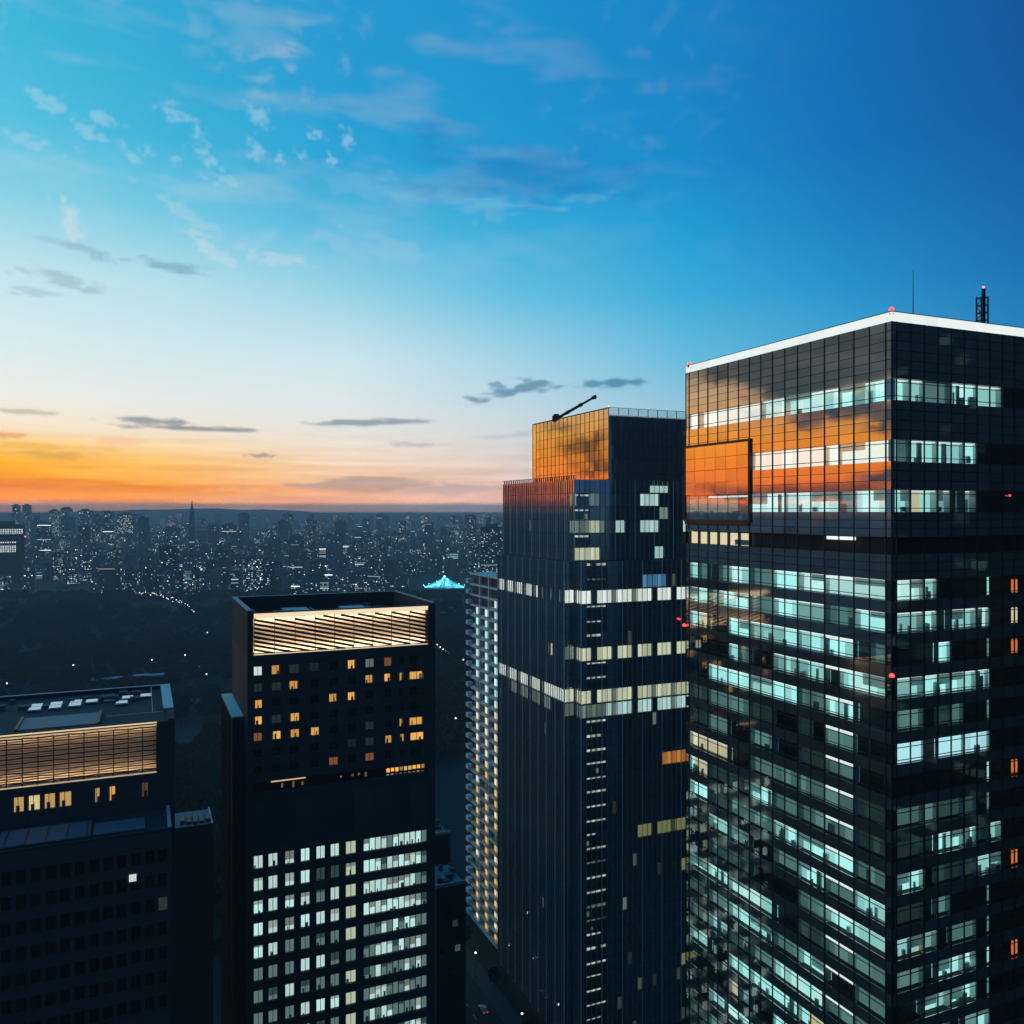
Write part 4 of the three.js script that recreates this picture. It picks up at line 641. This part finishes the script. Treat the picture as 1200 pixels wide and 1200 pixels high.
  const low = (px, d, w, dp, h, label, roof) => { h += EYE - 125; const T = new Thing('low_building', label, 'building', ground0(px, d), TURN); T.add('wall', -w, 0, 0, h, -dp, 0, darkWall); T.add('roof', -w + .4, -.4, h, h + .25, -dp + .4, -.4, roof); T.add('parapet', -w, 0, h, h + .9, -.35, 0, parapetPale); T.add('parapet', -.35, 0, h, h + .9, -dp, -.36, darkWall); for (let k = 0; k < 7; k++) { const a = -w + 1 + R() * (w - 3), z = -dp + 1 + R() * (dp - 3), q = .8 + R() * 1.6; T.add('roof_unit', a, a + q, h + .25, h + .8 + R() * 1.2, z, z + q, k % 2 ? steel : concrete); } for (let k = 0; k < 9; k++) { T.open('window'); const a = -w + 1 + k * (w - 2) / 9, y = 3 + 3.6 * Math.floor(R() * Math.max(1, h / 4 - 1)); T.add('pane', a, a + 1.6, y, y + 1.8, .0, .05, R() < .4 ? pick(gFaint, R) : glassDark); T.add('sill', a - .1, a + 1.7, y - .15, y, 0, .12, concrete); T.close(); } return T.done(); };
  low(546, 246, 9, 14, 18, 'low block with turquoise roof at the foot of the balcony tower', mat([.05, .2, .26], .6)); low(528, 268, 10, 16, 24, 'low block with grey cluttered roof beside the turquoise roofed block', mat([.16, .17, .17], .8));
  for (const [px, py, w, lb] of [[140, 794, 24, 'nearer park pavilion with dim blue roof among the trees'], [196, 790, 30, 'longer park pavilion with dim blue roof behind the low hotel wing']]) { const d = (EYE - 13) / (py - 600) * F, T = new Thing('park_pavilion', lb, 'pavilion', ground0(px, d), TURN * .5); T.add('wall', -w, 0, 0, 11, -9, 0, darkWall); T.add('roof', -w - .6, .6, 12.2, 12.5, -9.6, .6, mat([.10, .26, .32], .6)); T.add('eave', -w - .4, .4, 11, 12.2, -9.4, .4, mat([.10, .2, .24], .6)); T.done(); }
}
// ------------------------------------------------------------------ tented arena lit in turquoise
{
  const d = 1275 * FAR, p = at(521, 0, d), T = new Thing('arena', 'low arena with turquoise floodlit tent roof beyond the hotel roof', 'arena', new THREE.Vector3(p.x, 0, p.z));
  const roof = mat([.35, .62, .66], .7), r = new THREE.LatheGeometry([[30, 0], [29.6, 1.4], [19, 6], [11, 10], [6, 13.5], [2.2, 16]].map(a => new THREE.Vector2(...a)), 8).toNonIndexed(); r.computeVertexNormals();
  const m = T.mesh('roof', r, roof); m.position.y = 12; const b = T.mesh('wall', new THREE.CylinderGeometry(27, 27, 12, 8), darkWall); b.position.y = 6; const f = T.mesh('finial', new THREE.SphereGeometry(1.6, 10, 8), glow([.5, 1, 1], 2)); f.position.y = 29;
  for (const [x, y, z] of [[-22, 19, 14], [-10, 23, 16], [7, 23, 17], [22, 19, 14], [1, 29, 9], [-30, 16.5, 6], [30, 16.5, 6]]) { const l = new THREE.PointLight(V(.2, .85, 1), 800, 0, 2); l.position.set(x, y, z); l.castShadow = true; T.o.add(l); const s = T.mesh('flood_lamp', new THREE.SphereGeometry(.15, 8, 6), glow([.6, 1, 1], 60)); s.position.set(x, y, z); const q = T.mesh('lamp_post', new THREE.CylinderGeometry(.12, .12, y, 6), darkFrame); q.position.set(x, y / 2 - .5, z); }
  T.o.scale.setScalar(FAR); T.done();
}

// ------------------------------------------------------------------ the far city
const cityWalls = [[.075, .085, .092], [.11, .12, .13], [.15, .16, .165], [.05, .058, .066]].map(c => mat(c, .85));
const cityLit = [glow([1, .96, .84], .75), glow([.75, 1, .97], .95), glow([.5, .92, 1], .9), glow([1, .76, .48], .4), glow([.75, 1, .95], .45), glow([.45, .85, .95], .4), glow([.5, .88, .95], .25), glow([.85, .97, 1], 2.4)];
const quad = (x0, x1, y0, y1, z) => { const g = new THREE.PlaneGeometry(x1 - x0, y1 - y0); g.translate((x0 + x1) / 2, (y0 + y1) / 2, z); return g; };
// windows of a box w x dp x h whose base is at y0: on the front (+z) and, where it shows, on one side
function windowQuads(R, w, dp, y0, h, dens, cell, full, side, out) {
  const fl = 3.6 * cell, cw = 3.2 * cell, nf = Math.floor((h - 2) / fl), nc = Math.floor((w - 1.5) / cw), ns = Math.floor((dp - 1.5) / cw);
  for (let f = 0; f < nf; f++) {
    const y = y0 + 1.5 + f * fl, band = R() < full;
    if (band && nc > 0) { out.push([quad(-w / 2 + 1, w / 2 - 1, y, y + fl * .45, dp / 2 + .12), 0]); continue; }
    for (let c = 0; c < nc; c++) if (R() < dens) { const x = -w / 2 + 1 + c * cw; out.push([quad(x, x + cw * (.45 + .45 * R()), y, y + fl * (.35 + .25 * R()), dp / 2 + .12), 1]); }
    for (let c = 0; c < ns; c++) if (R() < dens * .8) { const g = quad(-dp / 2 + 1 + c * cw, -dp / 2 + 1 + c * cw + cw * .6, y, y + fl * .45, 0); g.rotateY(side * Math.PI / 2); g.translate(side * (w / 2 + .12), 0, 0); out.push([g, 1]); }
  }
}
function group(out, R, ms) { const by = new Map(); for (const [g] of out) { const m = pick(ms, R); if (!by.has(m)) by.set(m, []); by.get(m).push(g); } return by; }
function litMesh(T, out, R, ms = cityLit) { if (!out.length) return; const by = group(out, R, ms), k = [...by.keys()], gs = k.map(m => mergeGeometries(by.get(m))); const o = T.mesh('lit_window', gs.length > 1 ? mergeGeometries(gs, true) : gs[0], gs.length > 1 ? k : k[0]); o.userData.kind = 'stuff'; }
// named towers of the skyline: px range, top row, depth, shape, density, words
function skylineTower(x0, x1, ytop, d, label, o = {}) {
  d *= d > 4000 ? .68 : FAR;
  const R = rng(1000 + Math.round(x0 * 7 + ytop)), w = (x1 - x0) / F * d, dp = o.dp ?? Math.max(14, w * .8), p = at((x0 + x1) / 2, 0, d + dp / 2), h = EYE + hAt(ytop, d);
  const T = new Thing(o.name ?? 'skyline_tower', label, o.cat ?? 'tower', new THREE.Vector3(p.x, 0, p.z), Math.atan2(-p.x, -p.z) + (o.turn ?? (R() - .5) * .3)), m = o.mat ?? cityWalls[Math.floor(R() * 4)], wq = [];
  const body = (a, b, y0, y1) => T.add('wall', -a / 2, a / 2, y0, y1, -b / 2, b / 2, m);
  if (o.shape === 'dome') { body(w, dp, 0, h - 9); const c = T.mesh('crown', new THREE.CylinderGeometry(w * .28, w / 2, 9, 12), m); c.position.y = h - 4.5; windowQuads(R, w, dp, 0, h - 10, o.dens ?? .1, o.cell ?? 1.6, .02, -1, wq); }
  else if (o.shape === 'step') { body(w, dp, 0, h * .62); body(w * .8, dp * .8, h * .62, h * .86); body(w * .52, dp * .6, h * .86, h); windowQuads(R, w, dp, 0, h * .6, o.dens ?? .1, o.cell ?? 1.6, o.full ?? 0, -1, wq); windowQuads(R, w * .8, dp * .8, h * .62, h * .22, o.dens ?? .1, o.cell ?? 1.6, o.full ?? 0, -1, wq); }
  else if (o.shape === 'spire') { const f = [[1, 0, .6], [.86, .6, .72], [.66, .72, .8], [.5, .8, .87], [.3, .87, .94], [.14, .94, 1]]; for (const [k, a, b] of f) body(w * k, dp * k, h * a, h * b); windowQuads(R, w, dp, 0, h * .43, .05, 1.6, .12, -1, wq); }
  else { body(w, dp, 0, h); T.add('roof_house', -w * .28, w * .25, h, h + 4 + w * .05, -dp * .3, dp * .3, m); windowQuads(R, w, dp, o.from ?? 0, (o.upto ?? h) - (o.from ?? 0), o.dens ?? .1, o.cell ?? 1.6, o.full ?? .02, -1, wq); }
  litMesh(T, wq, R, o.lit ?? cityLit); if (o.more) o.more(T, w, dp, h); return T.done();
}
const cool = [cityLit[1], cityLit[4], cityLit[5]], whiteLit = [glow([.95, 1, .95], 1.1), glow([.85, 1, .98], .9)];
skylineTower(-14, 26, 615, 1500, 'broad dark office block with white lit window grid and red beacon at skyline', { name: 'skyline_block', cat: 'building', dens: 0, full: 0, mat: cityWalls[3], dp: 40, turn: 0, more: (T, w, dp, h) => { const R = rng(5); for (const [a, b, n] of [[20, 33, 3], [57, 62, 1], [68, 85, 4]]) for (let k = 0; k < n; k++) for (let c = 0; c < 16; c++) { const y = h - a * .75 * 1.5 / 1.5 - k * 4 + 0, x = -w / 2 + 2 + c * (w - 4) / 16; if (c < (n === 3 ? 16 : 13)) T.add('lit_window', x, x + 2.6, h - 10 - (a - 20) * .8 - k * 4.2 - 2.8, h - 10 - (a - 20) * .8 - k * 4.2, dp / 2, dp / 2 + .2, pick(whiteLit, R)); } const s = T.mesh('beacon_light', new THREE.SphereGeometry(1.7, 10, 8), glow([1, .08, .16], 4)); s.position.set(w / 2 + 1, h - 28, dp / 2); } });
skylineTower(15, 23, 592, 6500, 'left-hand shaft of the tall twin headed skyline tower pair', { cell: 1.7, dens: .1 });
skylineTower(27, 36, 592, 6500, 'right-hand shaft of the tall twin headed skyline tower pair', { cell: 1.7, dens: .2, lit: cool });
skylineTower(37, 49, 604, 5600, 'stepped shoulder tower beside the twin headed towers', { shape: 'step', cell: 2.4 });
skylineTower(58, 69, 598, 6000, 'slab tower with dense lit windows next to the domed tower', { cell: 1.5, dens: .4, lit: cool });
skylineTower(72, 84, 594, 6000, 'tall tower with tapering rounded crown on the skyline', { shape: 'dome', cell: 1.5, dens: .3, lit: cool });
skylineTower(92, 108, 598, 5800, 'broad twin roofed skyline tower with scattered lights', { cell: 1.5, dens: .22 });
skylineTower(108, 118, 604, 5600, 'plain dim slab tower against the broad twin roofed tower', { cell: 1.5, dens: .1 });
skylineTower(120, 132, 600, 5200, 'nearly black slab tower on the skyline with few lights', { cell: 1.5, dens: .1, mat: cityWalls[3] });
skylineTower(139, 158, 602, 5600, 'wide pale tower with brightly lit top storeys on the skyline', { cell: 1.6, dens: .4, from: 70, lit: whiteLit });
skylineTower(160, 175, 614, 4800, 'low dark block left of the spire tower in the haze', { cell: 1.4, dens: .16 });
skylineTower(191, 210, 619, 4400, 'broad flat topped dark block just left of the spire tower', { cell: 1.4, dens: .12 });
skylineTower(221.5, 228.5, 587, 4600, 'slender spire tower with clock tower setbacks above the city', { shape: 'spire', cat: 'tower', mat: cityWalls[3] });
skylineTower(243, 256, 613, 4600, 'round shouldered dark tower right of the spire tower', { shape: 'dome', cell: 1.4, dens: .12 });
skylineTower(260, 277, 615, 4300, 'square dark tower beside the round shouldered tower', { cell: 1.4, dens: .12 });
skylineTower(322, 338, 621, 3000, 'tower with bright white lit storeys under a dark cap', { cell: 1.4, dens: .12, mat: cityWalls[3], more: (T, w, dp, h) => { const R = rng(6); for (const [y, hh, a, b] of [[10, 12, .1, .9], [40, 14, -.3, 1], [58, 12, -.3, 1]]) for (let k = 0; k < 6; k++) { const x = -w / 2 + w * (a + (b - a) * k / 6); T.add('lit_window', x, x + w * (b - a) / 7, h - y - hh, h - y, dp / 2 + .1, dp / 2 + 1.4, pick(whiteLit, R)); } } });
skylineTower(392, 405, 610, 5000, 'lone dark box tower standing clear above the hazy horizon', { cell: 2.2, dens: .02, mat: cityWalls[3] });
skylineTower(417, 427, 625, 2500, 'taller dark half of the paired slab tower', { cell: 1.3, dens: .07, mat: cityWalls[3] });
skylineTower(427.5, 437, 624, 2540, 'lit flecked half of the paired slab tower', { cell: 1.3, dens: .14, mat: cityWalls[0] });
skylineTower(563, 590, 617, 1500, 'dark apartment tower with speckled lights rising behind the balcony tower', { cell: 1, dens: .16, mat: cityWalls[3], lit: [cityLit[1], cityLit[0], cityLit[4]] });
skylineTower(368, 391, 668, 1750, 'office block with warm white lit storeys below the gold crown', { name: 'city_office', cat: 'building', cell: 1, dens: .55, mat: cityWalls[3], lit: [cityLit[0], cityLit[4]], dp: 30 });
skylineTower(301, 310, 672, 1600, 'narrow office block with white lit floors behind the hotel roof', { name: 'city_office', cat: 'building', cell: 1, dens: .5, lit: whiteLit });
skylineTower(283, 298, 673, 1650, 'wide office block with rows of white windows near park edge', { name: 'city_office', cat: 'building', cell: 1, dens: .45, lit: [cityLit[1], cityLit[4]] });
skylineTower(312, 331, 668, 1580, 'unlit dark block with one bright stair column', { name: 'city_office', cat: 'building', cell: 1, dens: .01, mat: cityWalls[3] });
skylineTower(447, 462, 677, 1500, 'pale block with gridded lights right of the hotel roof', { name: 'city_office', cat: 'building', cell: 1, dens: .4, lit: [cityLit[4], cityLit[0]] });
skylineTower(417, 430, 666, 1620, 'hazy teal fronted block beneath the paired slab tower', { name: 'city_office', cat: 'building', cell: 1, dens: .04, mat: mat([.05, .10, .115], .8) });
skylineTower(212, 224, 632, 2900, 'dark office block with lit white sign below the spire', { cell: 1.4, dens: .05, mat: cityWalls[3], more: (T, w, dp, h) => { T.add('lit_sign', -4, 6, h - 32, h - 12, dp / 2 + .1, dp / 2 + 1, whiteLit[1]); T.add('lit_sign', -w * .3, w * .3, h - 4, h - 1, dp / 2 + .1, dp / 2 + 1, whiteLit[0]); } });
for (const [x0, x1, yt, d, lb] of [[513, 526, 722, 980, 'blue grey block nearest the hotel above the dark bank'], [524, 534, 716, 1010, 'taller slate block of the trio above the dark bank'], [534, 546, 731, 960, 'low block of the trio beside the balcony tower']]) skylineTower(x0, x1, yt, d, lb, { name: 'city_office', cat: 'building', cell: 1, dens: .1, dp: 18, mat: mat([.045, .075, .095], .8), lit: [cityLit[5], cityLit[4]] });
{ // gold lit crown, white screen, orange sign
  const d = 1900 * FAR, p = at(376, 0, d), T = new Thing('crowned_building', 'building with small gold lit pyramid crown over the hotel roof', 'building', new THREE.Vector3(p.x, 0, p.z)), top = EYE + hAt(654, d);
  T.add('wall', -13, 16, 0, top, -12, 12, cityWalls[3]); const c = T.mesh('crown_light', new THREE.ConeGeometry(7, 7, 6), glow([1, .66, .3], .8)); c.position.set(0, top + 3.5, 0); for (const x of [-8, 9]) { const s = T.mesh('pinnacle_light', new THREE.ConeGeometry(1, 8, 6), glow([1, .8, .5], .7)); s.position.set(x, top + 4, 6); } T.add('cornice_light', -13.5, 16.5, top - 14, top - 13, 12, 12.6, glow([1, .95, .8], .8)); T.done();
  const e = 2000 * FAR, q = at(396, 0, e), B = new Thing('lit_billboard', 'blank white lit billboard on a frame among the dark roofs', 'billboard', new THREE.Vector3(q.x, 0, q.z)), yb = EYE + hAt(664, e); B.add('screen', -6, 6, yb, yb + 9, 0, .6, glow([.7, 1, .97], 1.1)); B.add('frame', -6.6, 6.6, yb - .6, yb + 9.6, -1, -.05, darkWall); B.add('leg', -5, -4, 0, yb - .6, -1, 0, darkWall); B.add('leg', 4, 5, 0, yb - .6, -1, 0, darkWall); B.done();
  const s = at(352, 0, 1700 * FAR), S = new Thing('lit_sign', 'orange lit rooftop sign panel behind the hotel roof', 'sign', new THREE.Vector3(s.x, 0, s.z)), ys = EYE + hAt(676, 1700 * FAR); S.add('sign_panel', -6, 6, ys, ys + 6, 0, .5, glow([1, .33, .1], .75)); S.add('sign_back', -6.3, 6.3, ys - .3, ys + 6.3, -.8, -.05, darkWall); S.add('leg', -4, -3.2, 0, ys - .3, -.8, 0, darkWall); S.add('leg', 3.2, 4, 0, ys - .3, -.8, 0, darkWall); S.done();
}
{ // ordinary buildings: the ones that show largest are things, the rest one mass
  const R = rng(97), all = [];
  let d = 1270 * FAR;
  while (d < 8100) {
    const stepd = 26 + (d - 1270) * .015;
    for (let az = -88; az < 34;) {
      const wide = 14 + R() * 26 + (d > 4000 ? 14 * R() : 0), x = Math.tan(Math.max(-80, az) * D2R);
      const dd = d + (R() - .5) * stepd, a = az * D2R, X = Math.sin(a) * dd * (az < -34 ? 1 : 1 / Math.cos(a)), Z = -Math.cos(a) * dd * (az < -34 ? 1 : 1 / Math.cos(a));
      const hc = fbm(X / 700 + 20, Z / 700 + 4, 3); let h = 9 + R() * 14 + Math.pow(R(), 3) * 46 + sm(.5, .75, hc) * 40 * R(); h *= 1.15; if (d > 2400 && R() < .045) h = 70 + 95 * R();
      const maxTop = EYE + 2 - (d < 5000 ? 34 * (1 - d / 5000) : 0); h = Math.min(h, maxTop);
      const gap = (az < -34 ? 2.6 : 1) * (wide + 5 + R() * 22 + d * .0035) / dd / D2R; az += gap;
      const px = 600 + 1000 * X / -Z, inFrame = Z < 0 && px > -60 && px < 1250;
      if (d < 1700 * FAR && inFrame && px > 470 && px < 590) continue;
      if (d < 1550 * FAR && inFrame && px < 140 && R() < .8) continue;
      if (!inFrame && R() < .45) continue;
      all.push({ X, Z, w: wide, dp: 12 + R() * 18, h, t: (R() - .5) * 1.1, d: dd, shown: inFrame && px < 590 ? wide * h / dd / dd : 0, mi: Math.floor(R() * 4), inFrame });
    }
    d += stepd;
  }
  all.sort((p, q) => q.shown - p.shown);
  all.slice(0, 290).forEach(b => {
    const lively = R(), tank = R() < .4, size = b.h > 42 ? (b.w > 28 ? 'tall broad' : 'tall narrow') : b.h > 24 ? (b.w > 28 ? 'mid height broad' : 'mid height narrow') : 'low flat roofed', lamps = lively < .35 ? 'nearly unlit' : lively < .8 ? 'sparsely lit' : lively > .93 ? 'storey band lit' : 'brightly lit';
    const T = new Thing('city_building', `${size} ${['dark', 'grey', 'pale grey', 'black'][b.mi]} ${lamps} city building ${tank ? 'with rooftop tank ' : ''}beyond the park`, 'building', new THREE.Vector3(b.X, 0, b.Z), b.t, `${size} ${lamps} city buildings`);
    T.add('wall', -b.w / 2, b.w / 2, 0, b.h, -b.dp / 2, b.dp / 2, cityWalls[b.mi]); T.add('roof_house', -b.w * .25, b.w * .1, b.h, b.h + 2.5 + R() * 2, -b.dp * .3, b.dp * .25, cityWalls[(b.mi + 1) % 4]); if (tank) T.add('roof_tank', b.w * .2, b.w * .36, b.h, b.h + 2 + R() * 2, -b.dp * .1, b.dp * .2, cityWalls[2]);
    const out = []; windowQuads(R, b.w, b.dp, 0, b.h, lively < .35 ? .04 : lively < .8 ? .15 : .34, 1, lively > .93 ? .35 : .02, b.X < 0 ? 1 : -1, out); litMesh(T, out, R); T.done();
  });
  const walls = cityWalls.map(() => []), lights = cityLit.map(() => []), m4 = new THREE.Matrix4(), e = new THREE.Euler(), qn = new THREE.Quaternion();
  for (const b of all.slice(290)) {
    m4.compose(new THREE.Vector3(b.X, 0, b.Z), qn.setFromEuler(e.set(0, b.inFrame ? b.t : b.t + Math.atan2(-b.X, -b.Z) + Math.PI, 0)), new THREE.Vector3(1, 1, 1));
    walls[b.mi].push(boxGeo([-b.w / 2, b.w / 2, 0, b.h, -b.dp / 2, b.dp / 2]).applyMatrix4(m4)); if (R() < .5) walls[b.mi].push(boxGeo([-b.w * .2, b.w * .2, b.h, b.h + 3, -b.dp * .2, b.dp * .2]).applyMatrix4(m4));
    if (!b.inFrame) continue;
    const out = [], cell = .75 + b.d / 6500; const busy = .25 + 1.7 * sm(.4, .66, fbm(b.X / 260 + 7, b.Z / 420, 3)); windowQuads(R, b.w, b.dp, 0, b.h, (R() < .3 ? .08 : .3) * busy, cell, .02, b.X < 0 ? 1 : -1, out);
    for (const [g] of out) lights[R() < .04 ? 7 : Math.floor(R() * 7)].push(g.applyMatrix4(m4));
  }
  const G = new THREE.Group(); G.name = 'distant_city'; tag(G, 'mass of distant low city buildings fading into blue haze', 'city', null, 'stuff');
  walls.forEach((l, i) => { const o = new THREE.Mesh(mergeGeometries(l), cityWalls[i]); o.name = 'wall'; o.userData.kind = 'stuff'; G.add(o); }); lights.forEach((l, i) => { if (l.length) { const o = new THREE.Mesh(mergeGeometries(l), cityLit[i]); o.name = 'lit_window'; o.userData.kind = 'stuff'; G.add(o); } });
  shade(G); scene.add(G); console.log('city', all.length, lights.reduce((a, b) => a + b.length, 0));
}
renderer.render(scene, camera);
